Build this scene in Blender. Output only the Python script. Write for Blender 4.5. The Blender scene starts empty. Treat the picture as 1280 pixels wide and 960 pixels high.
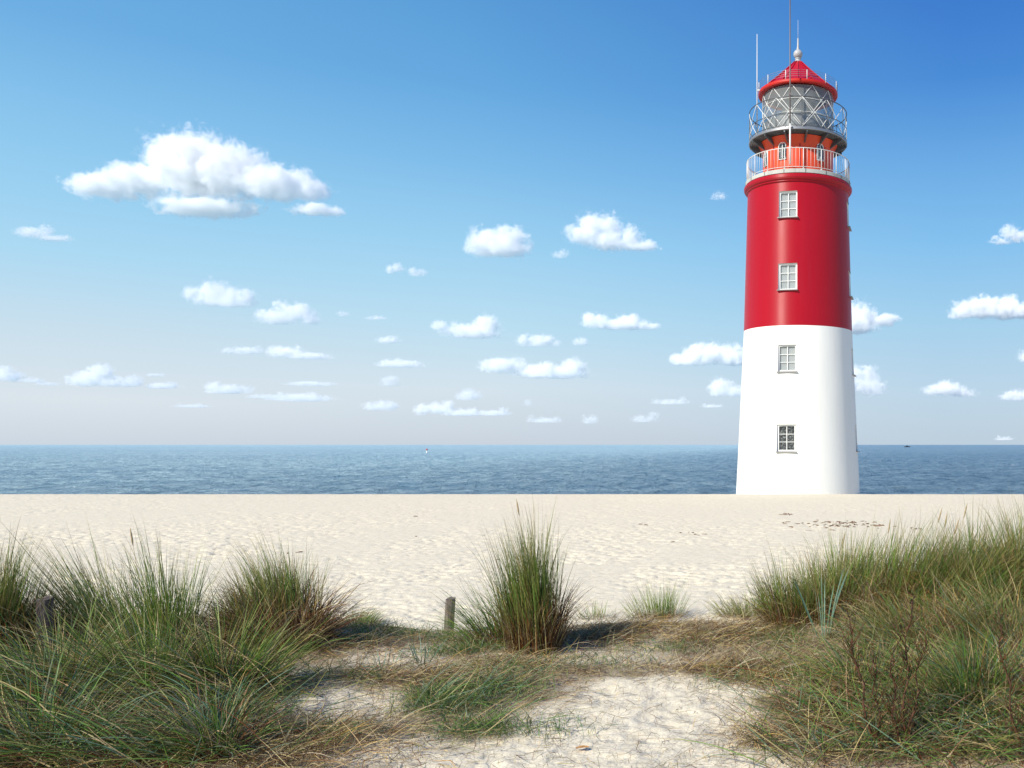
import bpy, math, random
import numpy as np

random.seed(7)
RNG = np.random.default_rng(11)
S = bpy.context.scene
COL = S.collection
R = math.radians

# ------------------------------------------------------------------ camera model (metres)
F = 1100.0            # focal length in photo pixels (1280 wide)
PX, PY = 997.5, 556.0  # principal point: the lens looks level at the tower, the frame is shifted
EYE = 1.7
SUN_AZ, SUN_EL = R(-40), R(37)     # sun behind the camera, to the left

# ------------------------------------------------------------------ helpers
def link(o, parent=None):
    COL.objects.link(o)
    if parent is not None:
        o.parent = parent
    return o

def tag(o, label=None, cat=None, group=None, kind=None):
    if label: o['label'] = label
    if cat: o['category'] = cat
    if group: o['group'] = group
    if kind: o['kind'] = kind
    return o

def empty(name, loc=(0, 0, 0)):
    o = bpy.data.objects.new(name, None)
    o.empty_display_size = 0.3
    o.location = loc
    return link(o)

class MB:
    """collects simple shapes into one mesh"""
    def __init__(s):
        s.v, s.f, s.sm, s.mi = [], [], [], []
    def add(s, verts, faces, smooth=False, mi=0):
        b = len(s.v)
        s.v += [tuple(p) for p in verts]
        for f in faces:
            s.f.append(tuple(i + b for i in f)); s.sm.append(smooth); s.mi.append(mi)
    def box(s, c, d, ax=None, mi=0, bev=0.0):
        cx, cy, cz = c
        dx, dy, dz = d[0] / 2, d[1] / 2, d[2] / 2
        ax = ax or ((1, 0, 0), (0, 1, 0), (0, 0, 1))
        vs = []
        for k in (-1, 1):
            for j in (-1, 1):
                for i in (-1, 1):
                    vs.append(tuple(c[q] + i * dx * ax[0][q] + j * dy * ax[1][q] + k * dz * ax[2][q] for q in range(3)))
        s.add(vs, [(0, 2, 3, 1), (4, 5, 7, 6), (0, 1, 5, 4), (2, 6, 7, 3), (0, 4, 6, 2), (1, 3, 7, 5)], False, mi)
    def tube(s, pts, rad, n=8, mi=0, cap=True):
        pts = [np.array(p, float) for p in pts]
        m = len(pts)
        if not hasattr(rad, '__len__'): rad = [rad] * m
        vs = []
        for i, p in enumerate(pts):
            t = pts[min(i + 1, m - 1)] - pts[max(i - 1, 0)]
            t = t / (np.linalg.norm(t) + 1e-12)
            a = np.array((0, 0, 1.0)) if abs(t[2]) < 0.9 else np.array((1.0, 0, 0))
            u = np.cross(t, a); u /= np.linalg.norm(u); w = np.cross(t, u)
            for k in range(n):
                an = 2 * math.pi * k / n
                vs.append(p + rad[i] * (math.cos(an) * u + math.sin(an) * w))
        fs = []
        for i in range(m - 1):
            for k in range(n):
                k2 = (k + 1) % n
                fs.append((i * n + k, (i + 1) * n + k, (i + 1) * n + k2, i * n + k2))
        if cap:
            fs.append(tuple(range(n))); fs.append(tuple(reversed(range((m - 1) * n, m * n))))
        s.add(vs, fs, True, mi)
    def ring(s, z, rad, tr, n=72, k=8, mi=0):
        vs, fs = [], []
        for i in range(n):
            a = 2 * math.pi * i / n
            for j in range(k):
                b = 2 * math.pi * j / k
                r = rad + tr * math.cos(b)
                vs.append((r * math.sin(a), -r * math.cos(a), z + tr * math.sin(b)))
        for i in range(n):
            for j in range(k):
                i2, j2 = (i + 1) % n, (j + 1) % k
                fs.append((i * k + j, i2 * k + j, i2 * k + j2, i * k + j2))
        s.add(vs, fs, True, mi)
    def lathe(s, prof, n=96, mi=0, smooth=True, closed=False):
        """prof: (radius, z) list; smooth along the ring, hard between rows when points repeat"""
        vs, fs = [], []
        m = len(prof)
        for (r, z) in prof:
            for i in range(n):
                a = 2 * math.pi * i / n
                vs.append((r * math.sin(a), -r * math.cos(a), z))
        rows = range(m if closed else m - 1)
        for q in rows:
            q2 = (q + 1) % m
            if abs(prof[q][0] - prof[q2][0]) + abs(prof[q][1] - prof[q2][1]) < 1e-6: continue
            for i in range(n):
                i2 = (i + 1) % n
                fs.append((q * n + i, q * n + i2, q2 * n + i2, q2 * n + i))
        s.add(vs, fs, smooth, mi)
    def build(s, name, mats, parent=None, loc=None):
        me = bpy.data.meshes.new(name)
        me.from_pydata(s.v, [], s.f)
        me.polygons.foreach_set('use_smooth', s.sm)
        me.polygons.foreach_set('material_index', s.mi)
        for m in (mats if isinstance(mats, (list, tuple)) else [mats]): me.materials.append(m)
        me.update()
        o = bpy.data.objects.new(name, me)
        if loc is not None: o.location = loc
        return link(o, parent)

def hard(prof):
    """double every profile corner so that lathe rows shade hard"""
    out = []
    for i, p in enumerate(prof):
        out.append(p)
        if 0 < i < len(prof) - 1: out.append(p)
    return out

def np_mesh(name, verts, faces, mats, parent=None, smooth=True, cols=None, attrs=None):
    """verts (n,3), faces (m,k) with k constant"""
    me = bpy.data.meshes.new(name)
    n, m, k = len(verts), len(faces), faces.shape[1]
    me.vertices.add(n); me.vertices.foreach_set('co', np.ascontiguousarray(verts, np.float32).ravel())
    me.loops.add(m * k); me.loops.foreach_set('vertex_index', np.ascontiguousarray(faces, np.int32).ravel())
    me.polygons.add(m)
    me.polygons.foreach_set('loop_start', np.arange(0, m * k, k, dtype=np.int32))
    me.polygons.foreach_set('use_smooth', np.full(m, smooth, dtype=bool))
    for mt in (mats if isinstance(mats, (list, tuple)) else [mats]): me.materials.append(mt)
    if cols is not None:
        a = me.attributes.new('tint', 'FLOAT_COLOR', 'POINT')
        c4 = np.ones((n, 4), np.float32); c4[:, :3] = cols
        a.data.foreach_set('color', c4.ravel())
    for nm, val in (attrs or {}).items():
        a = me.attributes.new(nm, 'FLOAT', 'POINT')
        a.data.foreach_set('value', np.ascontiguousarray(val, np.float32))
    me.update(calc_edges=True)
    o = bpy.data.objects.new(name, me)
    return link(o, parent)

# ------------------------------------------------------------------ value noise
def vnoise(x, y, seed=0):
    xi = np.floor(x).astype(np.int64); yi = np.floor(y).astype(np.int64)
    fx = x - xi; fy = y - yi
    fx = fx * fx * fx * (fx * (fx * 6 - 15) + 10); fy = fy * fy * fy * (fy * (fy * 6 - 15) + 10)
    def h(a, b):
        n = (a * 374761393 + b * 668265263 + seed * 144665) & 0xffffffff
        n = ((n ^ (n >> 13)) * 1274126177) & 0xffffffff
        n = (n ^ (n >> 16)) & 0xffff
        return n / 65535.0
    return (h(xi, yi) * (1 - fx) + h(xi + 1, yi) * fx) * (1 - fy) + (h(xi, yi + 1) * (1 - fx) + h(xi + 1, yi + 1) * fx) * fy

def fbm(x, y, oct=4, seed=0):
    t, a, n = 0, 1.0, 0
    for i in range(oct):
        t = t + a * vnoise(x * 2 ** i + 17.3 * i, y * 2 ** i - 9.1 * i, seed + i); n += a; a *= 0.5
    return t / n

def sstep(a, b, x):
    t = np.clip((x - a) / (b - a), 0, 1)
    return t * t * (3 - 2 * t)

# ------------------------------------------------------------------ terrain
BUMPS = [  # X, Y, height, sigma X, sigma Y
    (1.9, 8.0, 0.30, 1.1, 0.8), (0.9, 8.2, 0.12, 0.7, 0.6), (3.6, 7.6, 0.32, 1.4, 1.1),
    (-6.4, 7.0, 0.12, 1.2, 1.0), (-4.4, 7.4, 0.08, 0.7, 0.5), (-2.1, 7.3, 0.05, 0.5, 0.4),
    (1.3, 6.0, 0.08, 0.9, 0.7), (-0.6, 8.0, 0.06, 0.9, 0.4), (-5.0, 5.6, 0.14, 1.3, 0.7),
]
def edge_y(X):
    """where the dune starts to fall to the beach"""
    return 8.5 + 0.25 * np.sin(X * 0.9 + 0.6) + 0.15 * np.sin(X * 2.3) + 0.5 * sstep(0.5, 3.0, X) + 0.25 * sstep(-3.5, -6.0, X)

def terrain(X, Y, fine=True):
    X = np.asarray(X, float); Y = np.asarray(Y, float)
    e = edge_y(X)
    drop = sstep(0.0, 3.4, Y - e + 0.7)
    beach = -0.80 + 0.17 * np.clip((Y - 12) / 30.0, 0, 1.0)
    over = np.clip(Y - 41.6, 0, None)
    beach = beach - 0.055 * over - 0.02 * np.clip(over, 0, 6) - 0.0 * over
    beach = np.maximum(beach, -9.0)
    d = 0.0 * X
    for (bx, by, h, sx, sy) in BUMPS:
        d = d + h * np.exp(-((X - bx) / sx) ** 2 / 2 - ((Y - by) / sy) ** 2 / 2)
    d = d + 0.05 * (fbm(X * 0.9, Y * 0.9, 3, 5) - 0.5)
    z = d * (1 - drop) + beach * drop
    if fine:
        ondune = 1 - drop
        z = z + ondune * (0.036 * (fbm(X * 3.2, Y * 3.2, 4, 21) - 0.5) - 0.009 * sstep(0.55, 0.7, fbm(X * 5.5, Y * 5.5, 2, 25)) + 0.014 * (fbm(X * 16, Y * 16, 3, 31) - 0.5))
        dents = sstep(0.52, 0.66, fbm(X * 3.6, Y * 5.4, 4, 41))
        dents2 = sstep(0.55, 0.72, fbm(X * 7.0, Y * 9.5, 2, 51))
        fade = drop * (1 - 0.55 * sstep(16, 36, Y))
        z = z - fade * (0.35 + 1.1 * sstep(0.35, 0.65, fbm(X * 0.45, Y * 0.30, 3, 73))) * (0.016 * dents + 0.017 * dents2) + fade * 0.02 * (fbm(X * 1.1, Y * 1.1, 2, 61) - 0.5)
    return z

def ground(x, y):
    """the point of the ground seen at photo pixel x, y"""
    u = (x - PX) / F; v = (y - PY) / F
    Y = np.linspace(3.5, 60, 6000)
    z = terrain(u * Y, Y, False)
    i = int(np.argmax(z >= EYE - v * Y))
    return np.array((u * Y[i], Y[i], z[i]))

# ------------------------------------------------------------------ materials
def mat(name):
    m = bpy.data.materials.new(name); m.use_nodes = True
    nt = m.node_tree
    b = nt.nodes['Principled BSDF']
    return m, nt, b

def N(nt, typ, **kw):
    n = nt.nodes.new(typ)
    for k, v in kw.items():
        if k.startswith('i_'): n.inputs[k[2:].replace('_', ' ')].default_value = v
        else: setattr(n, k, v)
    return n

def L(nt, a, b): nt.links.new(a, b)

def math_node(nt, op, a, b=None, c=None, clamp=False):
    n = nt.nodes.new('ShaderNodeMath'); n.operation = op; n.use_clamp = clamp
    for i, v in enumerate((a, b, c)):
        if v is None: continue
        if isinstance(v, (int, float)): n.inputs[i].default_value = v
        else: nt.links.new(v, n.inputs[i])
    return n.outputs[0]

def mixcol(nt, fac, a, b, blend='MIX'):
    n = nt.nodes.new('ShaderNodeMix'); n.data_type = 'RGBA'; n.blend_type = blend
    for sock, v in ((n.inputs['Factor'], fac), (n.inputs[6], a), (n.inputs[7], b)):
        if isinstance(v, (int, float)): sock.default_value = v
        elif isinstance(v, tuple): sock.default_value = (*v, 1)
        else: nt.links.new(v, sock)
    return n.outputs[2]

def noise(nt, vec, scale, detail=4, rough=0.55, dist=0.0):
    n = nt.nodes.new('ShaderNodeTexNoise')
    n.inputs['Scale'].default_value = scale; n.inputs['Detail'].default_value = detail
    n.inputs['Roughness'].default_value = rough; n.inputs['Distortion'].default_value = dist
    if vec is not None: nt.links.new(vec, n.inputs['Vector'])
    return n.outputs['Fac']

def ramp(nt, fac, stops):
    n = nt.nodes.new('ShaderNodeValToRGB')
    e = n.color_ramp.elements
    while len(e) < len(stops): e.new(0.5)
    for k, (p, c) in enumerate(stops):
        e[k].position = p
        e[k].color = (*c, 1) if isinstance(c, tuple) else (c, c, c, 1)
    nt.links.new(fac, n.inputs[0])
    return n.outputs[0]

def bump(nt, h, strength, dist, b):
    n = nt.nodes.new('ShaderNodeBump')
    n.inputs['Strength'].default_value = strength; n.inputs['Distance'].default_value = dist
    nt.links.new(h, n.inputs['Height']); nt.links.new(n.outputs[0], b.inputs['Normal'])

def objcoord(nt): return nt.nodes.new('ShaderNodeTexCoord').outputs['Object']

def mapping(nt, vec, scale):
    n = nt.nodes.new('ShaderNodeMapping'); n.inputs['Scale'].default_value = scale
    nt.links.new(vec, n.inputs['Vector']); return n.outputs[0]

def paint(name, col, rough=0.5, var=0.08, scale=1.2, streak=True, coat=0.0, metallic=0.0, dirt=None, bumpy=0.0, spec=0.5, brushed=0.0):
    m, nt, b = mat(name)
    co = objcoord(nt)
    f = noise(nt, mapping(nt, co, (1, 1, 0.12 if streak else 1)), scale * 3, 6, 0.6)
    f2 = noise(nt, co, scale * 0.5, 3)
    lo = tuple(c * (1 - var * 1.6) for c in col); hi = tuple(min(1, c * (1 + var)) for c in col)
    c = mixcol(nt, math_node(nt, 'MULTIPLY_ADD', f, 0.6, math_node(nt, 'MULTIPLY', f2, 0.4)), lo, hi)
    if dirt:
        d = ramp(nt, noise(nt, mapping(nt, co, (2.2, 2.2, 0.18)), 1.6, 8, 0.65), [(0.52, 0.0), (0.75, 1.0)])
        c = mixcol(nt, math_node(nt, 'MULTIPLY', d, dirt[1]), c, dirt[0])
    L(nt, c, b.inputs['Base Color'])
    b.inputs['Specular IOR Level'].default_value = spec
    rr = math_node(nt, 'MULTIPLY_ADD', f, 0.2, rough - 0.1)
    L(nt, rr, b.inputs['Roughness'])
    b.inputs['Coat Weight'].default_value = coat; b.inputs['Coat Roughness'].default_value = 0.3
    b.inputs['Metallic'].default_value = metallic
    if brushed:                                   # rolled up and down the wall: the gloss stretches vertically
        tg = nt.nodes.new('ShaderNodeTangent'); tg.direction_type = 'RADIAL'; tg.axis = 'Z'
        L(nt, tg.outputs[0], b.inputs['Tangent'])
        b.inputs['Anisotropic'].default_value = brushed; b.inputs['Anisotropic Rotation'].default_value = 0.25
    if bumpy: bump(nt, noise(nt, co, 9, 5, 0.6), 0.35, bumpy, b)
    return m

M = {}
M['white'] = paint('white_render_paint', (0.78, 0.78, 0.735), 0.62, 0.04, 0.8, True, dirt=((0.60, 0.58, 0.52), 0.22), bumpy=0.006)
M['red'] = paint('crimson_wall_paint', (0.345, 0.0022, 0.012), 0.50, 0.10, 0.7, True, coat=0.0, dirt=((0.30, 0.01, 0.025), 0.35), bumpy=0.004, spec=0.40, brushed=0.9)
M['orange'] = paint('faded_vermilion_paint', (0.74, 0.080, 0.028), 0.45, 0.12, 1.2, True, spec=0.3, dirt=((0.5, 0.04, 0.03), 0.5))
M['roofred'] = paint('roof_red_paint', (0.40, 0.005, 0.016), 0.42, 0.1, 1.0, True, spec=0.25)
M['eave'] = paint('eave_red_paint', (0.50, 0.020, 0.012), 0.4, 0.1, 1.0, True, spec=0.3)
M['concrete'] = paint('pale_gallery_concrete', (0.46, 0.46, 0.42), 0.75, 0.18, 2.0, False, dirt=((0.2, 0.2, 0.18), 0.6))
M['rail'] = paint('white_rail_paint', (0.66, 0.66, 0.63), 0.4, 0.08, 2.0, False, dirt=((0.35, 0.3, 0.25), 0.35))
M['finial'] = paint('weathered_finial_zinc', (0.42, 0.42, 0.42), 0.5, 0.2, 4.0, False)
M['steel'] = paint('dull_grey_steel', (0.10, 0.105, 0.11), 0.5, 0.2, 2.0, False, metallic=0.3)
M['galv'] = paint('galvanised_steel', (0.30, 0.30, 0.31), 0.42, 0.12, 2.0, False, metallic=0.6)
M['mast'] = paint('weathered_mast_metal', (0.16, 0.13, 0.12), 0.5, 0.15, 2.0, False, metallic=0.3)
M['winwhite'] = paint('window_white_paint', (0.78, 0.78, 0.75), 0.4, 0.03, 2.0, False)
M['reveal'] = paint('window_reveal_plaster', (0.74, 0.74, 0.72), 0.7, 0.1, 2.0, False)
M['sill'] = paint('sill_metal', (0.27, 0.26, 0.26), 0.5, 0.1, 2.0, False)
M['curtain'] = paint('pale_window_blind', (0.8, 0.8, 0.78), 0.9, 0.06, 3.0, True)

def glassy(name, tint, mixv, rough=0.06):
    """window glass: clear share + sky-reflecting share"""
    m, nt, b = mat(name)
    b.inputs['Base Color'].default_value = (*tint, 1)
    b.inputs['Roughness'].default_value = rough
    b.inputs['Specular IOR Level'].default_value = 0.9
    t = nt.nodes.new('ShaderNodeBsdfTransparent'); t.inputs[0].default_value = (0.92, 0.95, 0.95, 1)
    mx = nt.nodes.new('ShaderNodeMixShader'); mx.inputs[0].default_value = mixv
    L(nt, t.outputs[0], mx.inputs[1]); L(nt, b.outputs[0], mx.inputs[2])
    L(nt, mx.outputs[0], nt.nodes['Material Output'].inputs['Surface'])
    return m
M['lanternglass'] = glassy('salt_hazed_lantern_glass', (0.30, 0.31, 0.30), 0.45, 0.12)
M['pane'] = glassy('window_pane_glass', (0.45, 0.47, 0.47), 0.5, 0.05)
M['lens'] = glassy('fresnel_lens_glass', (0.55, 0.58, 0.55), 0.7, 0.1)

def darkpane():
    m, nt, b = mat('painted_reflection_pane_glass')
    co = objcoord(nt)
    f = noise(nt, co, 14, 6, 0.7, 0.8)
    L(nt, ramp(nt, f, [(0.42, (0.015, 0.017, 0.018)), (0.56, (0.10, 0.11, 0.11)), (0.66, (0.42, 0.44, 0.43))]), b.inputs['Base Color'])  # dark and pale reflections painted as mottling in the glass colour
    b.inputs['Roughness'].default_value = 0.08
    return m
M['darkpane'] = darkpane()

def wood():
    m, nt, b = mat('weathered_post_wood')
    co = objcoord(nt)
    f = noise(nt, mapping(nt, co, (24, 24, 2.2)), 2.4, 7, 0.65, 0.6)
    L(nt, ramp(nt, f, [(0.3, (0.035, 0.028, 0.024)), (0.5, (0.13, 0.10, 0.085)), (0.72, (0.27, 0.23, 0.2))]), b.inputs['Base Color'])
    b.inputs['Roughness'].default_value = 0.85
    bump(nt, f, 0.8, 0.012, b)
    return m
M['wood'] = wood()

def leafmat(name, transl=0.35, rough=0.5, spec=0.3):
    m, nt, b = mat(name)
    a = nt.nodes.new('ShaderNodeAttribute'); a.attribute_name = 'tint'
    L(nt, a.outputs['Color'], b.inputs['Base Color'])
    b.inputs['Roughness'].default_value = rough
    b.inputs['Specular IOR Level'].default_value = spec
    t = nt.nodes.new('ShaderNodeBsdfTranslucent')
    L(nt, a.outputs['Color'], t.inputs[0])
    mx = nt.nodes.new('ShaderNodeMixShader'); mx.inputs[0].default_value = transl
    L(nt, b.outputs[0], mx.inputs[1]); L(nt, t.outputs[0], mx.inputs[2])
    L(nt, mx.outputs[0], nt.nodes['Material Output'].inputs['Surface'])
    return m
M['blade'] = leafmat('marram_leaf', 0.30)
M['dry'] = leafmat('dry_grass_straw', 0.2, 0.6, 0.25)

def sandmat():
    m, nt, b = mat('pale_beach_sand')
    co = objcoord(nt)
    n1 = noise(nt, co, 0.55, 4); n2 = noise(nt, co, 7.0, 6, 0.62); n3 = noise(nt, co, 60, 4, 0.7)
    sand = ramp(nt, n2, [(0.28, (0.60, 0.52, 0.375)), (0.5, (0.735, 0.65, 0.48)), (0.75, (0.79, 0.705, 0.535))])
    sand = mixcol(nt, math_node(nt, 'MULTIPLY', n1, 0.45), sand, (0.78, 0.695, 0.525))
    sand = mixcol(nt, ramp(nt, n3, [(0.35, 0.35), (0.55, 0.0)]), sand, (0.33, 0.27, 0.19))
    at = nt.nodes.new('ShaderNodeAttribute'); at.attribute_name = 'litter'
    peat = ramp(nt, n2, [(0.3, (0.10, 0.072, 0.042)), (0.5, (0.24, 0.18, 0.105)), (0.72, (0.40, 0.32, 0.21))])
    edge = math_node(nt, 'ADD', at.outputs['Fac'], math_node(nt, 'MULTIPLY_ADD', n2, 1.1, -0.55))
    k = ramp(nt, edge, [(0.28, 0.0), (0.72, 1.0)])
    L(nt, mixcol(nt, k, sand, peat), b.inputs['Base Color'])
    b.inputs['Roughness'].default_value = 0.9
    b.inputs['Specular IOR Level'].default_value = 0.15
    hsum = math_node(nt, 'ADD', math_node(nt, 'MULTIPLY', n2, 0.8), math_node(nt, 'MULTIPLY', n3, 0.2))
    bump(nt, hsum, 0.55, 0.05, b)
    return m
M['sand'] = sandmat()

def seamat():
    m, nt, b = mat('choppy_sea_water')
    co = objcoord(nt)
    h1 = noise(nt, mapping(nt, co, (0.30, 0.16, 1)), 1.0, 9, 0.70, 0.3)
    h2 = noise(nt, mapping(nt, co, (0.8, 0.9, 1)), 1.0, 6, 0.6, 0.4)
    h3 = noise(nt, mapping(nt, co, (0.004, 0.02, 1)), 1.0, 5, 0.55)
    deep = mixcol(nt, ramp(nt, h3, [(0.35, 0.0), (0.65, 1.0)]), (0.085, 0.165, 0.245), (0.125, 0.215, 0.285))
    crest = ramp(nt, h1, [(0.42, 0.0), (0.66, 1.0)])
    c = mixcol(nt, math_node(nt, 'MULTIPLY', crest, 0.6), deep, (0.36, 0.49, 0.55))
    fleck = ramp(nt, noise(nt, mapping(nt, co, (0.45, 0.12, 1)), 1.0, 3, 0.6), [(0.70, 0.0), (0.76, 0.7)])
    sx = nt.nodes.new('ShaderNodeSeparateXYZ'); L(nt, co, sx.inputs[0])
    west_sheen = nt.nodes.new('ShaderNodeMapRange'); L(nt, math_node(nt, 'ADD', sx.outputs['X'], math_node(nt, 'MULTIPLY', h3, 60.0)), west_sheen.inputs['Value'])
    west_sheen.inputs['From Min'].default_value = 40.0; west_sheen.inputs['From Max'].default_value = -70.0     # brighter sky reflection to the west, painted into the sea colour
    c = mixcol(nt, west_sheen.outputs[0], c, mixcol(nt, 1.0, c, (2.3, 2.05, 1.72), 'MULTIPLY'))
    c = mixcol(nt, fleck, c, (0.75, 0.78, 0.78))
    L(nt, c, b.inputs['Base Color'])
    b.inputs['Roughness'].default_value = 0.30
    b.inputs['IOR'].default_value = 1.33
    b.inputs['Specular IOR Level'].default_value = 0.35
    h = math_node(nt, 'ADD', math_node(nt, 'MULTIPLY', h1, 2.0), math_node(nt, 'MULTIPLY', h2, 0.35))
    bump(nt, h, 1.0, 1.6, b)
    return m
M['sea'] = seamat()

# ------------------------------------------------------------------ ground sheet
def path_mask(X, Y):
    """1 where the sand of the path lies bare"""
    m = 0 * X
    for (x, y, ax, ay, w) in ((790, 905, 0.85, 0.75, 1.0), (830, 865, 0.75, 0.5, 0.9), (700, 950, 0.9, 0.5, 0.9), (860, 960, 0.6, 0.5, 0.9),
                              (440, 880, 0.5, 0.4, 0.55), (490, 820, 0.4, 0.35, 0.5), (520, 935, 0.45, 0.35, 0.5), (640, 960, 0.5, 0.3, 0.7)):
        g = ground(x, y)
        m = np.maximum(m, w * np.exp(-(((X - g[0]) / ax) ** 2 + ((Y - g[1]) / ay) ** 2) ** 1.6))
    return m

def build_ground():
    q = np.exp(np.linspace(np.log(4.6), np.log(45.5), 1000)) - 3.0     # dense rows
    Yr = np.concatenate([np.linspace(-25, 1.4, 40), q, np.linspace(43, 130, 120)[1:], np.array([200, 400, 1000, 4000, 20000, 90000])])
    ud = np.linspace(-1.12, 0.48, 900)
    U = np.concatenate([-1.12 - np.linspace(4.5, 0, 90)[:-1] ** 1.0, ud, 0.48 + np.linspace(0, 4.5, 90)[1:]])
    scale = np.maximum(Yr, 1.4) + 3.0
    X = scale[:, None] * U[None, :]
    Y = np.repeat(Yr[:, None], len(U), 1)
    Z = terrain(X, Y)
    lit = (1 - path_mask(X, Y)) * (1 - sstep(-0.9, 0.5, Y - edge_y(X)))
    lit = lit * (0.55 + 0.9 * (fbm(X * 1.3, Y * 1.6, 4, 77) - 0.35))
    n, k = X.shape
    idx = np.arange(n * k).reshape(n, k)
    faces = np.stack([idx[:-1, :-1], idx[:-1, 1:], idx[1:, 1:], idx[1:, :-1]], -1).reshape(-1, 4)
    o = np_mesh('ground', np.stack([X, Y, Z], -1).reshape(-1, 3), faces, M['sand'], attrs={'litter': np.clip(lit, 0, 1).ravel()})
    tag(o, kind='structure')
build_ground()

# ------------------------------------------------------------------ sea
SEA = -3.4
def build_sea():
    Yr = np.concatenate([np.exp(np.linspace(np.log(78), np.log(900), 620)), np.array([1200, 2000, 4000, 9000, 25000, 60000, 120000])])
    U = np.concatenate([np.linspace(-8, -1.2, 30)[:-1], np.linspace(-1.2, 0.5, 520), np.linspace(0.5, 8, 30)[1:]])
    X = Yr[:, None] * U[None, :]; Y = np.repeat(Yr[:, None], len(U), 1)
    Z = np.full(X.shape, SEA)
    amp = 1 - 0.9 * sstep(300, 900, Y)
    a = fbm(X * 0.24, Y * 0.34, 3, 91); a = 1 - np.abs(2 * a - 1)
    Z = Z + amp * (0.42 * (a - 0.6) + 0.30 * (fbm(X * 0.9, Y * 0.7, 3, 95) - 0.5))
    n, k = X.shape
    idx = np.arange(n * k).reshape(n, k)
    faces = np.stack([idx[:-1, :-1], idx[:-1, 1:], idx[1:, 1:], idx[1:, :-1]], -1).reshape(-1, 4)
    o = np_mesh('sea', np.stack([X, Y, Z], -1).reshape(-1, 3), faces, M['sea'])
    tag(o, kind='structure')
build_sea()

# ------------------------------------------------------------------ lighthouse
TY = 46.0
s = TY / F
def tz(y): return EYE + (PY - y) * s      # height of a silhouette point
LH = empty('lighthouse', (0, TY, -1.1))
tag(LH, 'tall red and white round lighthouse standing at the edge of the sand', 'lighthouse')
B0 = 1.1
def T(w, y): return (w * s, tz(y) + B0)   # (radius, local height) from silhouette pixels

WIN_AZ = (R(-10.8), R(82.0))
WIN_W, WIN_H = 0.94, 1.32
def wall_R(y):
    return float(np.interp(y, [245, 415.5, 556, 618, 645], [62.8, 67.6, 74.2, 77.3, 79.0])) * s
def win_z(yf):
    Rr = wall_R(yf + 15)
    return EYE + (PY - yf) * (TY - Rr * math.cos(WIN_AZ[0])) / F + B0
WINZ = [win_z(y) for y in (255.0, 345.5, 447.5, 547.5)]
WALLP = [(wall_R(y), tz(y) + B0) for y in (640, 618, 590, 556, 500, 460, 415.5, 350, 300, 245)]
def R_at(z):
    return float(np.interp(z, [p[1] for p in WALLP], [p[0] for p in WALLP]))
DEPTH = 0.20

def wall(name, z0, z1, material, wins):
    """round wall with real window openings and reveals"""
    th = list(np.linspace(-math.pi, math.pi, 97)[:-1])
    zs = set(np.linspace(z0, z1, 9)) | {p[1] for p in WALLP if z0 < p[1] < z1}
    halves = {}
    for az in WIN_AZ:
        hw = (WIN_W / 2) / R_at(sum(wins) / len(wins))
        halves[az] = hw
        th = [t for t in th if abs(t - (az - hw)) > 0.02 and abs(t - (az + hw)) > 0.02] + [az - hw, az + hw]
    for z in wins:
        zs |= {z - WIN_H / 2, z + WIN_H / 2}
    th = sorted(th); zs = sorted(zs)
    n = len(th)
    P = lambda t, z, inset=0.0: ((R_at(z) - inset) * math.sin(t), -(R_at(z) - inset) * math.cos(t), z)
    mb = MB()
    vs = [P(t, z) for z in zs for t in th]
    fs = []
    for j in range(len(zs) - 1):
        zc = (zs[j] + zs[j + 1]) / 2
        for i in range(n):
            i2 = (i + 1) % n
            t2 = th[i2] + (2 * math.pi if i2 == 0 else 0)
            tc = (th[i] + t2) / 2
            hole = any(abs(tc - az) < halves[az] for az in WIN_AZ) and any(abs(zc - w) < WIN_H / 2 for w in wins)
            if not hole: fs.append((j * n + i, j * n + i2, (j + 1) * n + i2, (j + 1) * n + i))
    mb.add(vs, fs, True)
    for az in WIN_AZ:
        h = halves[az]
        for w in wins:
            a, b = w - WIN_H / 2, w + WIN_H / 2
            for (t0, q0, t1, q1) in ((az - h, a, az - h, b), (az - h, b, az + h, b), (az + h, b, az + h, a), (az + h, a, az - h, a)):
                mb.add([P(t0, q0), P(t1, q1), P(t1, q1, DEPTH), P(t0, q0, DEPTH)], [(0, 1, 2, 3)], False, 1)
    return mb.build(name, [material, M['reveal']], LH)

ZB = tz(415.5) + B0
wl = wall('lower_wall', WALLP[0][1], ZB, M['white'], [WINZ[2], WINZ[3]])
wu = wall('upper_wall', ZB, tz(245) + B0, M['red'], [WINZ[0], WINZ[1]])
tag(wl, 'white lower wall'); tag(wu, 'crimson upper wall')

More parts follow.
